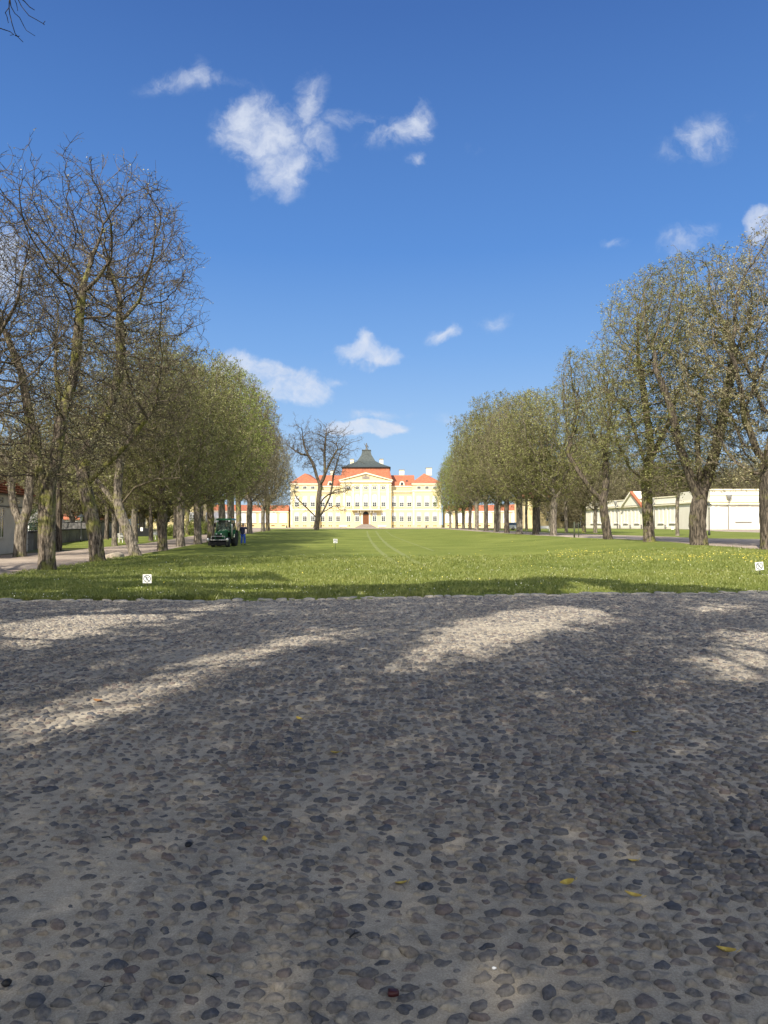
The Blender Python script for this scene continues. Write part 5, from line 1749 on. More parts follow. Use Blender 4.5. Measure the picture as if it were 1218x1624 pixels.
for x in (9.1, 5.0):
    o = MB().box(-.62, -.34, -.06, -.036, 0, 1.65).box(.34, .62, -.06, -.036, 0, 1.65).box(-.62, .62, -.07, -.036, 1.65, 1.75).box(-.68, .68, -.12, -.036, -.1, 0).box(-.34, .34, -.05, -.04, 1.1, 1.2).build('window', M['lime'], hs, (x, 0, .98))
    MB().box(-.34, .34, -.042, -.037, 0, 1.65).build('pane', M['glass'], o)
    MB().box(-.04, .04, -.06, -.043, 0, 1.65).build('mullion', M['white'], o)

# ------------------------------------------------------------------ garden walls, houses beyond
def wall_run(name, pts, h, label, m='wallgrey'):
    root = thing(name, label, 'wall', (pts[0][0], pts[0][1], 0))
    w_, c_ = MB(), MB()
    for (x0, y0), (x1, y1) in zip(pts[:-1], pts[1:]):
        d_ = np.array([x1 - x0, y1 - y0]); l_ = np.linalg.norm(d_); n_ = np.array([-d_[1], d_[0]]) / l_ * .15
        z0 = float(gz(x0, y0)); z1 = float(gz(x1, y1))
        ox, oy = pts[0]
        q = [(x0 + n_[0] - ox, y0 + n_[1] - oy), (x0 - n_[0] - ox, y0 - n_[1] - oy), (x1 - n_[0] - ox, y1 - n_[1] - oy), (x1 + n_[0] - ox, y1 + n_[1] - oy)]
        zz = [z0, z0, z1, z1]
        w_.add([(*q[i], zz[i] - .4) for i in range(4)] + [(*q[i], zz[i] + h) for i in range(4)], [(0, 3, 2, 1), (4, 5, 6, 7), (0, 1, 5, 4), (1, 2, 6, 5), (2, 3, 7, 6), (3, 0, 4, 7)])
        q2 = [(a * 1 + (n_[0] * .6 if i in (0, 3) else -n_[0] * .6), b + (n_[1] * .6 if i in (0, 3) else -n_[1] * .6)) for i, (a, b) in enumerate(q)]
        c_.add([(*q2[i], zz[i] + h + .003) for i in range(4)] + [(*q2[i], zz[i] + h + .12) for i in range(4)], [(0, 3, 2, 1), (4, 5, 6, 7), (0, 1, 5, 4), (1, 2, 6, 5), (2, 3, 7, 6), (3, 0, 4, 7)])
    w_.build('wall_face', M[m], root); c_.build('coping', M['coping'], root)
    ps = MB()
    for (x0, y0), (x1, y1) in zip(pts[:-1], pts[1:]):
        l_ = math.hypot(x1 - x0, y1 - y0); k = int(l_ / 3.2)
        for j in range(k):
            t_ = j / k; x = x0 + (x1 - x0) * t_; y = y0 + (y1 - y0) * t_; z = float(gz(x, y))
            ps.box(x - .22 - pts[0][0], x + .22 - pts[0][0], y - .22 - pts[0][1], y + .22 - pts[0][1], z - .3, z + h - .05)
    ps.build('pier', M[m], root)
    return root


wall_run('garden_wall', [(-24.0, 49), (-29.5, 66), (-33.5, 84)], 1.15, 'low grey garden wall with dark coping beyond the first grass verge')
wall_run('garden_wall', [(-34, 86), (-38, 104), (-58, 112)], 1.9, 'taller dark grey wall running behind the benches below the yellow pavilion')


def cottage(x, y, w_, d_, h_, rh_, label, wallm, roofm, rz=0):
    t_ = thing('house', label, 'house', (x, y, float(gz(x, y))), rz)
    MB().box(-w_ / 2, w_ / 2, 0, d_, -.5, h_).build('wall', M[wallm], t_)
    r_ = MB().add([(-w_ / 2 - .4, -.4, h_), (w_ / 2 + .4, -.4, h_), (w_ / 2 - d_ * .3, d_ / 2, h_ + rh_), (-w_ / 2 + d_ * .3, d_ / 2, h_ + rh_), (w_ / 2 + .4, d_ + .4, h_), (-w_ / 2 - .4, d_ + .4, h_)],
                  [(0, 1, 2, 3), (3, 2, 4, 5), (0, 3, 5), (1, 4, 2)]).build('roof', M[roofm], t_)
    MB().box(-.4, .4, d_ / 2 - .4, d_ / 2 + .4, h_ + rh_ * .7, h_ + rh_ + 1.0).build('chimney', M['cream'], r_)
    for xx in (-w_ * .3, 0, w_ * .3):
        o = MB().box(-.5, .5, -.06, 0, 0, 1.1).build('window', M['white'], t_, (xx, 0, h_ * .4))
        MB().box(-.4, .4, -.08, -.061, .1, 1.0).build('pane', M['glass'], o)
    return t_


cottage(-59, 138, 8.0, 7, 2.4, 2.1, 'white cottage with orange hipped roof behind the low garden wall', 'white', 'redtile')
cottage(-47.6, 100, 3.0, 4, 1.9, 2.4, 'small shed with grey roof beside the orange-roofed cottage', 'white', 'wallgrey')

# ------------------------------------------------------------------ things on the lawn, verges and paths
M['tgreen'] = mat('green tractor paint', (.015, .10, .035), (.012, .08, .03), scale=3, rough=.35, spec=.5)
M['tyre'] = mat('black rubber', (.018, .018, .018), rough=.8)
M['rim'] = mat('cream wheel rim', (.42, .40, .30), rough=.5)
M['steel'] = mat('bare steel', (.55, .55, .52), rough=.35, metal=.6)
M['black'] = mat('black plastic', (.012, .012, .013), rough=.5)
M['orange'] = mat('orange lens', (.7, .2, .02), rough=.3)
M['lamp'] = mat('clear headlamp', (.6, .6, .62), rough=.15, spec=.6)
M['skin'] = mat('skin', (.42, .24, .17), (.38, .21, .15), rough=.6)
M['hair'] = mat('grey hair', (.28, .26, .24), (.18, .17, .16), scale=30, rough=.9)
M['navy'] = mat('navy jacket', (.012, .016, .045), (.02, .025, .06), scale=9, rough=.85, bump=.01, bscale=12)
M['blue'] = mat('bright blue work trousers', (.03, .09, .42), (.02, .06, .32), scale=7, rough=.85, bump=.012, bscale=9)
M['sign'] = mat('white enamel', (.82, .82, .80), rough=.4)
M['signink'] = mat('dark blue-grey print', (.05, .075, .09), rough=.5)
M['stake'] = mat('green-grey stake', (.05, .07, .045), (.08, .08, .05), scale=8, rough=.9)
M['silver'] = mat('silver car paint', (.5, .52, .53), rough=.25, spec=.5, metal=.3)
M['dryleaf'] = mat('yellow fallen leaf', (.55, .43, .10), (.42, .30, .06), scale=40, rough=.7)
M['brownleaf'] = mat('brown fallen leaf', (.30, .15, .06), rough=.8)

# tractor, nose towards the camera
tg = G(351, 868)
tr = thing('tractor', 'compact dark green tractor with glazed cab parked on the lawn edge, nose to camera', 'tractor', (tg[0], tg[1] + 1.2, float(lawn_z(tg[0], tg[1])) + .01), R(-3))


def wheel(x, y, r, wd, rimr):
    w_ = MB().lathe([(r * .62, -wd / 2), (r * .93, -wd / 2), (r, -wd * .3), (r, wd * .3), (r * .93, wd / 2), (r * .62, wd / 2)], (0, 0, 0), 28, 'x')
    n = 18
    for k in range(n):
        a = 6.28318 * k / n
        for s_ in (-1, 1):
            a2 = a + s_ * .07
            w_.add([(s_ * .01 if s_ > 0 else -wd * .5, r * .97 * math.cos(a2), r * .97 * math.sin(a2)), (wd * .5 if s_ > 0 else -.01, r * .97 * math.cos(a2 + .12), r * .97 * math.sin(a2 + .12)),
                    (wd * .5 if s_ > 0 else -.01, r * 1.04 * math.cos(a2 + .17), r * 1.04 * math.sin(a2 + .17)), (s_ * .01 if s_ > 0 else -wd * .5, r * 1.04 * math.cos(a2 + .05), r * 1.04 * math.sin(a2 + .05))], [(0, 1, 2, 3)])
    o = w_.build('wheel', M['tyre'], tr, (x, y, r))
    MB().lathe([(rimr * .2, -wd * .3), (rimr * .95, -wd * .36), (rimr, -wd * .46), (rimr, wd * .46), (rimr * .95, wd * .36), (rimr * .2, wd * .3)], (0, 0, 0), 20, 'x').build('rim', M['rim'], o)


for s_ in (-1, 1):
    wheel(s_ * .56, -1.15, .36, .24, .22)
    wheel(s_ * .60, .55, .58, .34, .34)
hd = MB()
hd.add([(-.33, -1.62, .62), (.33, -1.62, .62), (.36, -.35, .62), (-.36, -.35, .62), (-.27, -1.62, 1.0), (.27, -1.62, 1.0), (.33, -.35, 1.22), (-.33, -.35, 1.22), (-.20, -1.45, 1.10), (.20, -1.45, 1.10), (.24, -.35, 1.28), (-.24, -.35, 1.28)],
       [(0, 1, 5, 4), (1, 2, 6, 5), (3, 0, 4, 7), (0, 3, 2, 1), (4, 5, 9, 8), (5, 6, 10, 9), (7, 4, 8, 11), (8, 9, 10, 11), (2, 3, 7, 11, 10, 6)])
hood = hd.build('hood', M['tgreen'], tr)
MB().box(-.24, .24, -1.645, -1.622, .66, .92).build('grille', M['black'], hood)
for s_ in (-1, 1):
    MB().lathe([(.055, 0), (.06, .02), (.03, .03)], (0, 0, 0), 12).build('headlight', M['lamp'], hood, (s_ * .17, -1.63, .97), (R(90), 0, 0))
MB().box(-.22, .22, -1.5, 1.0, .38, .62).box(-.5, .5, -1.2, -1.08, .32, .42).box(-.5, .5, .45, .65, .5, .64).build('chassis', M['black'], tr)
fr = MB()
for x in (-.58, .58):
    fr.tube([(x, -.32, .62), (x * .95, -.28, 1.5), (x * .88, -.12, 2.02)], .035, 8)
    fr.tube([(x, .95, .75), (x * .97, .95, 1.5), (x * .88, .85, 2.02)], .035, 8)
    fr.tube([(x, .35, .95), (x * .88, .35, 2.0)], .025, 8)
fr.box(-.58, .58, -.36, -.30, 1.08, 1.16).box(-.58, .58, .9, .96, 1.0, 1.1)
cab = fr.build('cab', M['tgreen'], tr)
gl = MB()
gl.add([(-.55, -.31, 1.17), (.55, -.31, 1.17), (.50, -.13, 1.98), (-.50, -.13, 1.98)], [(0, 1, 2, 3)])
gl.add([(-.55, .94, 1.1), (.55, .94, 1.1), (.5, .85, 1.98), (-.5, .85, 1.98)], [(0, 1, 2, 3)])
for s_ in (-1, 1):
    gl.add([(s_ * .57, -.28, .8), (s_ * .57, .92, 1.0), (s_ * .52, .83, 1.98), (s_ * .52, -.13, 1.98)], [(0, 1, 2, 3)])
gm = bpy.data.materials.new('cab glazing'); gm.use_nodes = True
t_ = gm.node_tree; b_ = t_.nodes['Principled BSDF']
b_.inputs['Base Color'].default_value = (.05, .07, .06, 1); b_.inputs['Roughness'].default_value = .05; b_.inputs['Alpha'].default_value = .72
gl.build('cab_glass', gm, cab)
MB().frustum((-.66, .66, -.34, 1.05, 2.0), (-.56, .56, -.2, .92, 2.13)).build('cab_roof', M['tgreen'], cab)
MB().box(-.22, .22, .35, .75, .8, .92).box(-.22, .22, .68, .80, .92, 1.5).build('seat', M['black'], tr)
MB().tube([(0, -.2, 1.0), (0, -.02, 1.25)], .025, 6).lathe([(.02, 0), (.17, .0), (.19, .02), (.17, .04), (.02, .04)], (0, 0, 1.25), 16).build('steering_wheel', M['black'], tr)
for s_ in (-1, 1):
    a, b = sorted((s_ * .42, s_ * .78))
    n = 8
    MB().prism([(0, 0)], 0, 0) if False else None
    fm = MB()
    pr_ = [(.55 + .66 * math.cos(R(20 + 150 * k / n)), .58 + .66 * math.sin(R(20 + 150 * k / n))) for k in range(n + 1)]
    for (y0, z0), (y1, z1) in zip(pr_[:-1], pr_[1:]):
        fm.add([(a, y0, z0), (b, y0, z0), (b, y1, z1), (a, y1, z1), (a, y0, z0 + .03), (b, y0, z0 + .03), (b, y1, z1 + .03), (a, y1, z1 + .03)], [(0, 1, 2, 3), (4, 5, 6, 7), (1, 2, 6, 5), (0, 3, 7, 4)])
    fm.build('mudguard', M['tgreen'], tr)
    MB().box(s_ * .70 - .08, s_ * .70 + .08, -.28, -.22, 1.5, 1.75).tube([(s_ * .56, -.2, 1.7), (s_ * .70, -.25, 1.66)], .012, 6).build('side_mirror', M['black'], cab)
    MB().box(s_ * .45 - .07, s_ * .45 + .07, -.40, -.34, 1.9, 1.98).build('work_light', M['lamp'], cab)
MB().lathe([(.04, 0), (.05, .03), (.045, .1), (.01, .12)], (.42, .7, 2.13), 10).build('beacon', M['orange'], cab)
im = MB().box(-.68, .68, -2.05, -1.62, .12, .36).box(-.62, -.54, -1.9, -1.2, .36, .55).box(.54, .62, -1.9, -1.2, .36, .55)
imp = im.build('front_implement', M['black'], tr)
MB().tube([(-.72, -1.95, .52), (.72, -1.95, .52)], .035, 8).tube([(-.5, -1.95, .52), (-.5, -1.8, .8), (.5, -1.8, .8), (.5, -1.95, .52)], .02, 8).build('steel_bar', M['steel'], imp)
for s_ in (-1, 1):
    MB().lathe([(.06, -.1), (.1, 0), (.09, .14), (.03, .18)], (s_ * .72, -1.95, .5), 10).build('steel_cap', M['steel'], imp)
MB().tube([(.68, -.45, .6), (.68, -.45, 1.6), (.68, -.45, 1.72)], [.045, .045, .03], 10).build('exhaust_pipe', M['steel'], tr)
MB().frustum((-.6, .6, 1.2, 2.15, .45), (-.66, .66, 1.1, 2.2, 1.15)).tube([(-.3, .9, .6), (-.3, 1.3, .6)], .03, 6).tube([(.3, .9, .6), (.3, 1.3, .6)], .03, 6).build('rear_hopper', M['tgreen'], tr)
MB().tube([(.7, 1.2, 1.15), (.7, 1.2, 1.8), (.9, 1.3, 1.9)], .025, 6).build('hitch_lever', M['steel'], tr)


# ---- person
def skinned(name, nodes, edges, m, parent, levels=2):
    me = bpy.data.meshes.new(name)
    me.from_pydata([n[:3] for n in nodes], edges, [])
    o = put(name, me, parent)
    me.materials.append(m)
    md = o.modifiers.new('skin', 'SKIN')
    md.use_smooth_shade = True
    for v, n in zip(me.skin_vertices[0].data, nodes):
        v.radius = (n[3], n[4] if len(n) > 4 else n[3])
    me.skin_vertices[0].data[0].use_root = True
    sb = o.modifiers.new('smooth', 'SUBSURF'); sb.levels = levels; sb.render_levels = levels
    return o


pg = G(385.5, 864.6)
ps = thing('person', 'man in navy jacket and bright blue trousers seen from behind, hand raised to head', 'person', (pg[0], pg[1], float(lawn_z(pg[0], pg[1])) + .0), R(170))
# local: faces -y; turned so that his back is to the camera
J = [(0, 0, .96, .15, .12), (0, .01, 1.12, .135, .10), (0, .02, 1.3, .155, .11), (0, .02, 1.42, .14, .10), (0, 0, 1.50, .06, .06), (0, -.02, 1.56, .055, .06),
     (.17, .02, 1.42, .06), (.24, .03, 1.17, .047), (.20, -.10, .98, .036), (.19, -.14, .92, .03),
     (-.17, .02, 1.42, .06), (-.31, -.02, 1.30, .047), (-.20, -.10, 1.52, .036), (-.16, -.11, 1.58, .03),
     (.10, 0, .88, .10), (.11, -.02, .50, .062), (.12, .03, .09, .042), (-.10, 0, .88, .10), (-.13, -.03, .50, .062), (-.15, .02, .09, .042)]
E = [(0, 1), (1, 2), (2, 3), (3, 4), (4, 5), (3, 6), (6, 7), (7, 8), (8, 9), (3, 10), (10, 11), (11, 12), (12, 13), (0, 14), (14, 15), (15, 16), (0, 17), (17, 18), (18, 19)]
# hands: five finger chains each
for wi, pr_, dr_ in ((9, 8, Vector((-.05, -.35, -1))), (13, 12, Vector((.25, .0, .9)))):
    wv = Vector(J[wi][:3]); dr_ = dr_.normalized(); side = dr_.cross(Vector((1, 0, 0))).normalized()
    J.append((*(wv + dr_ * .06), .034, .018)); E.append((wi, len(J) - 1)); palm = len(J) - 1
    for k, (off_, ln_) in enumerate(((-.030, .072), (-.010, .082), (.010, .078), (.028, .062))):
        a = wv + dr_ * .10 + side * off_; b = a + dr_ * ln_ * .5 + Vector((0, -.006, 0)); c_ = a + dr_ * ln_ + Vector((0, -.022, 0))
        J.append((*a, .0105)); E.append((palm, len(J) - 1)); J.append((*b, .0095)); E.append((len(J) - 2, len(J) - 1)); J.append((*c_, .008)); E.append((len(J) - 2, len(J) - 1))
    a = wv + dr_ * .045 - side * .045; J.append((*a, .011)); E.append((palm, len(J) - 1)); J.append((*(a + dr_ * .035 - side * .018), .009)); E.append((len(J) - 2, len(J) - 1))
skinned('body', J, E, M['skin'], ps)
# head with face as its own smooth form joined at the neck
hm = MB()
hm.lathe([(.02, -.115), (.055, -.105), (.075, -.07), (.083, -.02), (.086, .03), (.078, .075), (.05, .108), (.01, .12)], (0, -.03, 1.66), 20)
hm.tube([(0, -.112, 1.675), (0, -.138, 1.645), (0, -.112, 1.635)], [.010, .018, .012], 8)
hm.tube([(-.025, -.106, 1.605), (.025, -.106, 1.605)], .008, 6)
for s_ in (-1, 1):
    hm.lathe([(.004, -.012), (.012, 0), (.004, .012)], (s_ * .032, -.105, 1.672), 8)
    hm.tube([(s_ * .083, -.02, 1.69), (s_ * .095, -.012, 1.665), (s_ * .083, -.02, 1.635)], [.008, .014, .008], 6)
head = hm.build('head', M['skin'], ps)
MB().lathe([(.090, -.045), (.096, .0), (.096, .05), (.086, .09), (.055, .122), (.01, .135)], (0, -.012, 1.668), 18).build('hair', M['hair'], head)
skinned('jacket', [(0, .0, .80, .19, .155), (0, .01, 1.00, .175, .145), (0, .02, 1.22, .18, .14), (0, .02, 1.38, .175, .13), (0, .01, 1.46, .09, .085), (0, 0, 1.50, .07, .07),
                   (.185, .02, 1.41, .082), (.25, .03, 1.17, .066), (.205, -.09, 1.0, .052), (-.185, .02, 1.41, .082), (-.31, -.02, 1.30, .066), (-.21, -.09, 1.49, .05)],
        [(0, 1), (1, 2), (2, 3), (3, 4), (4, 5), (3, 6), (6, 7), (7, 8), (3, 9), (9, 10), (10, 11)], M['navy'], ps)
skinned('trousers', [(0, 0, .95, .165, .135), (.10, 0, .84, .115), (.115, -.02, .50, .085), (.125, .03, .10, .072), (-.10, 0, .84, .115), (-.135, -.03, .50, .085), (-.155, .02, .10, .072)],
        [(0, 1), (1, 2), (2, 3), (0, 4), (4, 5), (5, 6)], M['blue'], ps)
for x in (.125, -.155):
    skinned('shoe', [(x, .05, .045, .045, .04), (x, -.04, .045, .045, .04), (x, -.14, .035, .042, .03)], [(0, 1), (1, 2)], M['black'], ps, 1)


# ---- little notice signs in the lawn: white plate, dark ring, walking figure struck through
def sign(px, py_base, size, hgt, label, tilt=0.0, emblem=0, group='white prohibition plates in the lawn'):
    g = G(px, py_base)
    z = float(lawn_z(g[0], g[1]))
    root = thing('sign', label, 'sign', (g[0], g[1], z), 0, group)
    post = MB().tube([(0, .012, -.05), (0, .012, hgt)], .011, 8).build('post', M['metal'], root, rot=(0, R(tilt), 0))
    pl = MB().box(-size / 2, size / 2, -.006, 0, hgt - size * .9, hgt + size * .1).build('plate', M['sign'], root, rot=(0, R(tilt), 0))
    cz = hgt - size * .4
    n = 28
    ro, ri = size * .43, size * .345
    e = MB()
    vs = [(r__ * math.cos(6.28318 * k / n), -.009, cz + r__ * math.sin(6.28318 * k / n)) for r__ in (ro, ri) for k in range(n)]
    e.add(vs, [(k, (k + 1) % n, n + (k + 1) % n, n + k) for k in range(n)])
    a = size * .27
    e.add([(-a - .008, -.0095, cz + a), (-a + .012, -.0095, cz + a + .008), (a + .008, -.0095, cz - a), (a - .012, -.0095, cz - a - .008)], [(0, 1, 2, 3)])
    s = size / .27
    fig = []
    if emblem == 0:    # walking figure
        fig = [[(-.03, .075), (-.012, .075), (-.012, .055), (-.03, .055)], [(-.035, .05), (-.005, .05), (.0, -.01), (-.03, -.01)], [(-.03, -.01), (-.012, -.01), (-.035, -.075), (-.052, -.07)], [(-.012, -.01), (.002, -.01), (.035, -.06), (.02, -.07)],
               [(-.005, .045), (.0, .03), (.045, .015), (.045, .028)], [(.03, .05), (.065, .055), (.06, .035), (.035, .03)]]
    else:              # small animal under the bar
        fig = [[(-.05, .0), (.045, .0), (.045, .035), (-.05, .03)], [(-.05, .0), (-.035, .0), (-.035, -.05), (-.05, -.05)], [(.03, .0), (.045, .0), (.045, -.05), (.03, -.05)], [(.04, .03), (.075, .045), (.07, .07), (.035, .055)], [(-.05, .03), (-.065, .06), (-.058, .064), (-.04, .03)]]
    for q in fig:
        e.add([(x * s, -.0085, cz + z_ * s) for x, z_ in q], [tuple(range(len(q)))])
    e.build('emblem', M['signink'], pl)
    return root


sign(234, 936, .225, .36, 'small white plate with struck-out figure in the shaded grass before the leaning trunks')
sign(532, 872.4, .27, .68, 'small white plate on a taller thin post in the open middle of the lawn', emblem=1)
sign(1205, 913.2, .265, .40, 'tilted white plate with struck-out figure in the sunny grass at the right border', tilt=-6)
g = G(1066.5, 843.5)
sr = thing('notice_board', 'tiny white notice on the verge before the coach house windows', 'sign', g)
MB().tube([(0, .02, 0), (0, .02, .5)], .02, 6).build('post', M['metal'], sr)
MB().box(-.22, .22, 0, .02, .35, .75).build('plate', M['sign'], sr)


# ---- benches
def bench_parts(root, m, L_=1.8):
    st_, bk = MB(), MB()
    for k in range(4):
        st_.box(-L_ / 2, L_ / 2, -.42 + k * .11, -.34 + k * .11, .42, .45)
    for k in range(3):
        bk.box(-L_ / 2, L_ / 2, .03 + k * .025, .055 + k * .025, .52 + k * .13, .62 + k * .13)
    st_.build('seat', m, root); bk.build('backrest', m, root)
    for s_ in (-1, 1):
        x = s_ * L_ * .42
        MB().box(x - .03, x + .03, -.42, -.36, 0, .42).box(x - .03, x + .03, -.02, .04, 0, .9).box(x - .03, x + .03, -.36, -.02, .36, .42).box(x - .03, x + .03, -.42, .02, .62, .66).build('side_frame', m, root)


for px, py, rz, lab in ((198, 860.5, R(70), 'white slatted bench on the verge between pale trunks, nearer to the house'), (249, 855.5, R(70), 'white slatted bench right of the thin leaning trunk, below the yellow pavilion')):
    g = G(px, py)
    b_ = thing('bench', lab, 'bench', g, rz, 'white benches on the path verge')
    bench_parts(b_, M['white'])
for dx, lab in ((-6.1 - .0, 'long white bench against the palace front before the steps, beside the bare tree'), (7.2, 'long white bench against the palace front on the dome side away from the bare tree')):
    b_ = thing('bench', lab, 'bench', (PX + dx - 1.6, PY - 2.2, PZ + .0), 0, 'long white benches before the palace')
    bench_parts(b_, M['white'], 2.9)
    MB().box(-1.4, 1.4, .06, .10, .1, .5).build('back_panel', M['white'], b_)

# ---- parked car, seen end on between trunks
g = G(813.5, 840.6)
cr_ = thing('car', 'small silver car parked between the trunks in front of the gallery', 'car', g, R(205))
cb = MB()
prof = [(-2.0, .35), (-2.05, .7), (-1.9, .88), (-1.0, 1.0), (1.75, 1.0), (1.95, .75), (1.98, .35)]
for xx in (1,):
    vs = [(-.85, y, z) for y, z in prof] + [(.85, y, z) for y, z in prof]
    n = len(prof)
    cb.add(vs, [tuple(range(n)), tuple(range(2 * n - 1, n - 1, -1))] + [(k, (k + 1) % n, n + (k + 1) % n, n + k) for k in range(n)])
body = cb.build('body', M['silver'], cr_)
MB().frustum((-.80, .80, -1.0, 1.85, 1.0), (-.62, .62, -.35, 1.45, 1.48)).build('windows', M['glass'], body)
MB().frustum((-.66, .66, -.4, 1.5, 1.48), (-.58, .58, -.25, 1.35, 1.55)).build('roof', M['silver'], body)
for s_ in (-1, 1):
    MB().box(s_ * .6 - .16, s_ * .6 + .16, -2.07, -1.98, .62, .76).build('headlight', M['lamp'], body)
    for y in (-1.3, 1.25):
        o = MB().lathe([(.2, -.1), (.32, -.1), (.33, 0), (.32, .1), (.2, .1)], (0, 0, 0), 18, 'x').build('wheel', M['tyre'], cr_, (s_ * .78, y, .33))
        MB().lathe([(.05, -.09), (.2, -.11), (.2, .11), (.05, .09)], (0, 0, 0), 14, 'x').build('rim', M['steel'], o)
g = G(862, 842.8)
b_ = thing('bench', 'low white bench at the foot of the yellow pavilion beside the pale straight trunk', 'bench', g, R(20))
bench_parts(b_, M['white'], 2.0)


# ---- lamps, bollards, stakes, stones
def lamp(px, py, h_, label, wide=.45, group='street lamps along the paths'):
    g = G(px, py)
    root = thing('street_lamp', label, 'street lamp', g, 0, group)
    MB().lathe([(.11, -.1), (.11, .35), (.07, .45), (.045, .6), (.035, h_ - .5), (.06, h_ - .45), (.03, h_ - .38)], (0, 0, 0), 12).build('post', M['metal'], root)
    hd_ = MB().lathe([(.10, h_ - .4), (wide * .45, h_ - .05), (wide * .45, h_ - .02)], (0, 0, 0), 6).build('lantern', M['lamp'], root)
    MB().lathe([(wide * 1.05, h_ - .02), (wide, h_ + .03), (wide * .35, h_ + .16), (.05, h_ + .24), (.02, h_ + .34)], (0, 0, 0), 12).build('lantern_cap', M['metal'], hd_)


lamp(129, 859.5, 2.45, 'dark street lamp with broad flat cap on the verge before the low garden wall', wide=.38)
lamp(1124.6, 849.3, 3.1, 'slim dark street lamp right beside the stoutest trunk', wide=.24)
for px, py, lab in ((454.8, 838.0, 'small dark bollard on the forecourt before the gallery end'), (676, 838.0, 'small dark bollard on the forecourt near the bright green tree'), (498, 838.1, 'small dark bollard beside the bare tree trunk')):
    x = (px - 609) / F * 238
    root = thing('bollard', lab, 'bollard', (x, 238, float(gz(x, 238)) + .05), 0, 'small bollards on the palace forecourt')
    MB().lathe([(.28, -.1), (.30, .1), (.22, .25), (.24, .6), (.16, .8), (.03, .9)], (0, 0, 0), 12).build('shaft', M['metal'], root)
g = G(914, 852.3)
root = thing('tree_stakes', 'two small upright stakes with a crossbar at the lawn edge before the coach house', 'stakes', g)
for x, r__ in ((-.18, .07), (.2, .035)):
    MB().tube([(x, 0, -.1), (x, 0, 1.35)], r__, 8).build('stake', M['stake'], root)
MB().tube([(-.22, .09, 1.15), (.24, .09, 1.15)], .025, 6).build('crossbar', M['wallgrey'], root)


def boulder(name, loc, sx_, sy_, sz_, m, label, cat, seed=1, group=None, sub=3):
    import bmesh
    bm = bmesh.new(); bmesh.ops.create_icosphere(bm, subdivisions=sub, radius=1)
    rg_ = random.Random(seed)
    ph = [rg_.uniform(0, 6) for _ in range(6)]
    for v in bm.verts:
        d = 1 + .13 * math.sin(3 * v.co.x + ph[0]) + .1 * math.sin(4 * v.co.y + ph[1]) + .07 * math.sin(6 * v.co.z + ph[2]) + .04 * math.sin(9 * v.co.x + 7 * v.co.y + ph[3])
        v.co = Vector((v.co.x * sx_ * d, v.co.y * sy_ * d, v.co.z * sz_ * d))
    me = bpy.data.meshes.new(name); bm.to_mesh(me); bm.free()
    me.materials.append(m); me.polygons.foreach_set('use_smooth', [True] * len(me.polygons))
    o = put(name, me, None, loc)
    return props(o, label, cat, group)


g = G(181, 885)
boulder('boulder', (g[0], g[1], g[2] + .05), .55, .35, .24, mat('pale sandstone', (.42, .36, .28), (.3, .26, .2), scale=3, rough=.95), 'low pale stone lying between the second and third trunks', 'stone')

# ---- hedges and bushes
def bush(loc, rx, ry, rz_, leafm, label, cat, n=5000, ls=(.06, .13), name='bush', rot=0, group=None):
    rg_ = np.random.default_rng(int(abs(loc[0] * 31 + loc[1] * 7)))
    t = thing(name, label, cat, (loc[0], loc[1], float(gz(loc[0], loc[1]))), rot, group)
    st_ = MB()
    for k in range(9):
        a = rg_.uniform(0, 6.28)
        st_.tube([(rg_.uniform(-.5, .5) * rx, rg_.uniform(-.4, .4) * ry, -.1), (rg_.uniform(-.6, .6) * rx, rg_.uniform(-.5, .5) * ry, rz_ * .8), (rg_.uniform(-.7, .7) * rx, rg_.uniform(-.6, .6) * ry, rz_ * 1.6)], [.04, .025, .01], 5)
    st_.build('stems', M['twig'], t)
    p = rg_.normal(0, 1, (n, 3)); p /= np.linalg.norm(p, axis=1)[:, None]
    rad_ = rg_.random(n) ** .3 * (1 + .25 * np.sin(p[:, 0] * 5 + 1) * np.cos(p[:, 2] * 6) + .15 * np.sin(p[:, 1] * 9))
    p = p * rad_[:, None] * np.array([rx, ry, rz_]) + np.array([0, 0, rz_ * .95])
    p = p[p[:, 2] > .02]
    V, Q, T = leaves_mesh(rg_, p, rg_.uniform(ls[0], ls[1], len(p)), np.clip(rg_.normal(.5, .28, len(p)), 0, 1))
    put('foliage', np_mesh('foliage', V, Q, mats=[M[leafm]], attrs={'tone': T}), t)
    return t


for k, (px, D, rx, rz_, lm, lab) in enumerate(((178, 122, 2.6, 2.3, 'leaf_yellow', 'yellow flowering bush behind the short pale trunk'), (206, 126, 3.0, 2.6, 'leaf_yellow', 'yellow flowering bush between the two white benches'),
                                           (228, 130, 2.4, 2.4, 'leaf_yellow', 'yellow flowering bush beside the yellow pavilion wall'), (273, 100, 1.6, .8, 'leaf_green', 'low green bush at the foot of the dark wall before the pavilion'),
                                           (305, 108, 2.2, 1.2, 'leaf_green', 'round green bush left of the tractor beyond the path'), (327, 120, 2.6, 1.5, 'leaf_olive', 'olive bush just behind the tractor beyond the path'))):
    bush(((px - 609) / F * D, D), rx, rx * .7, rz_, lm, lab, 'bush', n=5000, ls=(.09, .2), group='bushes behind the verge')
x_ = (228 - 609) / F * 98
gt = thing('iron_gate', 'dark iron gate with a small white notice in front of the taller wall', 'gate', (x_, 98, float(gz(x_, 98))), R(-8))
gf = MB()
for k in range(15):
    gf.box(-1.2 + k * .17, -1.17 + k * .17, -.015, .015, 0, 1.35 + .12 * math.sin(k * .9))
gf.box(-1.25, 1.25, -.02, .02, .15, .2).box(-1.25, 1.25, -.02, .02, 1.1, 1.15).box(-1.3, -1.2, -.06, .06, 0, 1.6).box(1.2, 1.3, -.06, .06, 0, 1.6)
gf.build('bars', M['metal'], gt)
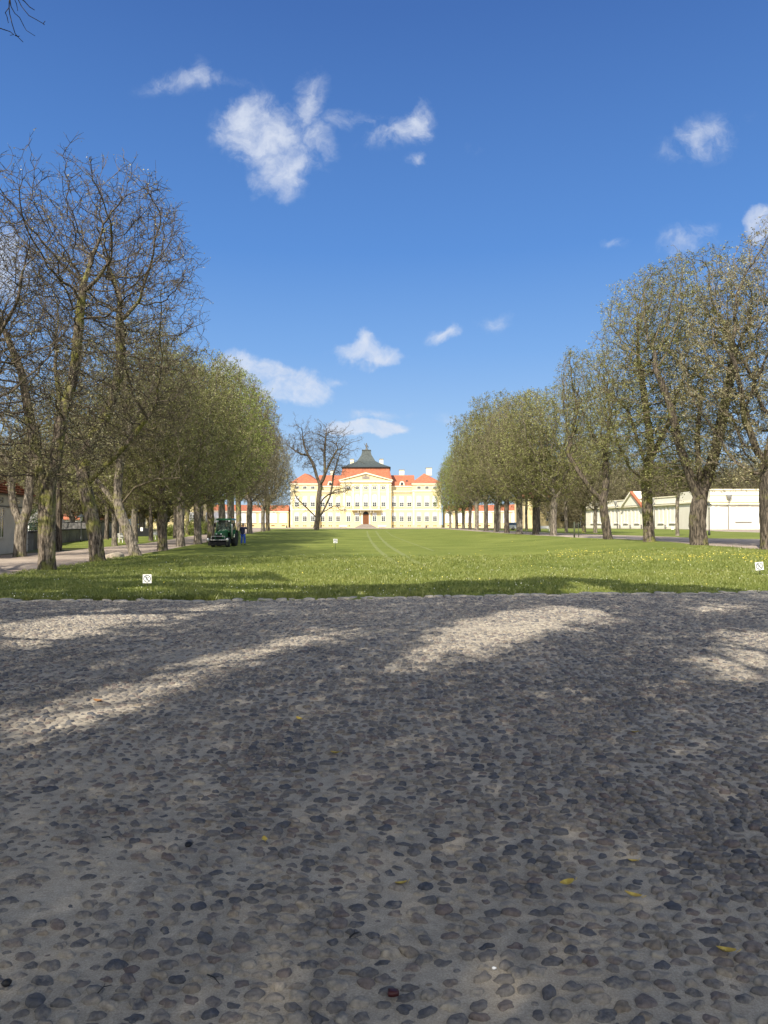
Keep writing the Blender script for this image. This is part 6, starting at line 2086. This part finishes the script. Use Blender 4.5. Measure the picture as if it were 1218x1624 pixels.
MB().box(-.45, -.1, -.05, -.025, .75, 1.25).build('notice', M['sign'], gt)
MB().box(-1.2, 1.2, .03, .05, 0, 1.1).build('backing', M['black'], gt)
# conifers between the house and the low wall
bush((-27.2, 57), 1.0, 1.0, 1.6, 'leaf_dark', 'dark evergreen shrub in the gap beside the rendered house', 'shrub', n=4000, ls=(.06, .14), name='evergreen_shrub')

# ---- litter on the cobbles: fallen leaves, twigs, loose pebbles
def leaf_obj(px, py, s_, lab, m='dryleaf', rot=None):
    g = G(px, py)
    z = float(sand_z(np.array(g[0]), np.array(g[1]))) + .016
    rr_ = random.Random(px)
    n = 7
    vs, fs = [], []
    for k in range(n):
        t_ = k / (n - 1)
        w_ = s_ * .30 * math.sin(3.14159 * min(.97, .06 + t_ * .92)) ** .8
        y = s_ * (t_ - .5)
        c_ = .25 * s_ * (t_ - .5) ** 2 * 3
        vs += [(-w_, y, c_ + w_ * .55), (0, y, c_), (w_, y, c_ + w_ * .4)]
        if k:
            o = k * 3
            fs += [(o - 3, o - 2, o + 1, o), (o - 2, o - 1, o + 2, o + 1)]
    mb = MB().add(vs, fs, True)
    mb.tube([(0, -s_ * .5, .06 * s_), (.02 * s_, -s_ * .75, .02)], .0012, 4)
    o = mb.build('fallen_leaf', M[m], None, (g[0], g[1], z), (rr_.uniform(-.2, .2), rr_.uniform(-.2, .2), rot if rot is not None else rr_.uniform(0, 6.28)))
    props(o, lab, 'leaf', 'fallen leaves on the cobbles')


for px, py, s_, lab, m, rot in ((636, 1402, .060, 'small yellow leaf near the middle of the near cobbles', 'dryleaf', 1.5), (897, 1402, .070, 'curled yellow leaf leftmost of the pair above the dark stones', 'dryleaf', 1.7),
                           (1000, 1422, .075, 'yellow leaf lying right of the curled one', 'dryleaf', 1.2), (1146, 1509, .075, 'largest yellow leaf, low at the right of the cobbles', 'dryleaf', 1.4),
                           (1000, 1367, .05, 'pale curled leaf just above the yellow pair', 'dryleaf', 1.6), (475, 1141, .07, 'pale leaf farthest up in the shaded middle of the yard', 'dryleaf', .9),
                           (532, 1196, .085, 'pale leaf in the shade below the sunny streak', 'dryleaf', 1.0), (421, 1332, .055, 'pale crumpled leaf on the sandier near ground', 'dryleaf', .3),
                           (157, 1113, .10, 'brown leaf lying in the sunny streak', 'brownleaf', 1.2), (1005, 1162, .07, 'pale leaf on the shaded cobbles at the right', 'dryleaf', 1.5)):
    leaf_obj(px, py, s_, lab, m, rot)


def stick(p0, p1, r__, lab, bend=.3):
    a, b = G(*p0), G(*p1)
    z = [float(sand_z(np.array(q[0]), np.array(q[1]))) + .016 for q in (a, b)]
    m_ = (a + b) / 2; d_ = b - a
    pts = [(0, 0, 0), (m_[0] - a[0] - d_[1] * .12 * bend * 3, m_[1] - a[1] + d_[0] * .12 * bend * 3, .006), (b[0] - a[0], b[1] - a[1], z[1] - z[0])]
    o = MB().tube(pts, [r__, r__ * .9, r__ * .5], 6).tube([pts[1], (pts[1][0] + d_[0] * .2 - d_[1] * .15, pts[1][1] + d_[1] * .2 + d_[0] * .15, .012)], [r__ * .6, r__ * .3], 5).build('fallen_twig', M['black'], None, (a[0], a[1], z[0]))
    props(o, lab, 'twig', 'fallen twigs on the cobbles')


stick((160, 1573), (182, 1560), .0022, 'short dark twig on the sandy ground, low at the left')
stick((332, 1544), (351, 1559), .003, 'straight dark twig among the near cobbles left of centre', .1)
stick((165, 1329), (183, 1333), .003, 'curved dark twig on the sandy ground above the others')
stick((130, 1275), (139, 1266), .003, 'small hooked twig highest up on the sandy ground')
stick((555, 1486), (570, 1478), .004, 'thick short dark stick near the large upright stone', .1)
for px, py, s_, m_, lab, k in ((17, 1557, .016, M['black'], 'small black pebble at the left edge', 3), (624, 1574, .017, mat('dark red stone', (.06, .015, .015), rough=.4), 'small dark red pebble near the lower edge', 5),
                         (301, 1341, .018, M['black'], 'black pebble beside a cobble left of centre', 8), (782, 1532, .007, M['sign'], 'tiny white chip between the cobbles', 9)):
    g = G(px, py)
    boulder('loose_pebble', (g[0], g[1], float(sand_z(np.array(g[0]), np.array(g[1]))) + s_ * .7 + .006), s_ * 1.3, s_, s_ * .7, m_, lab, 'pebble', k, 'loose pebbles on the cobbles', 2)
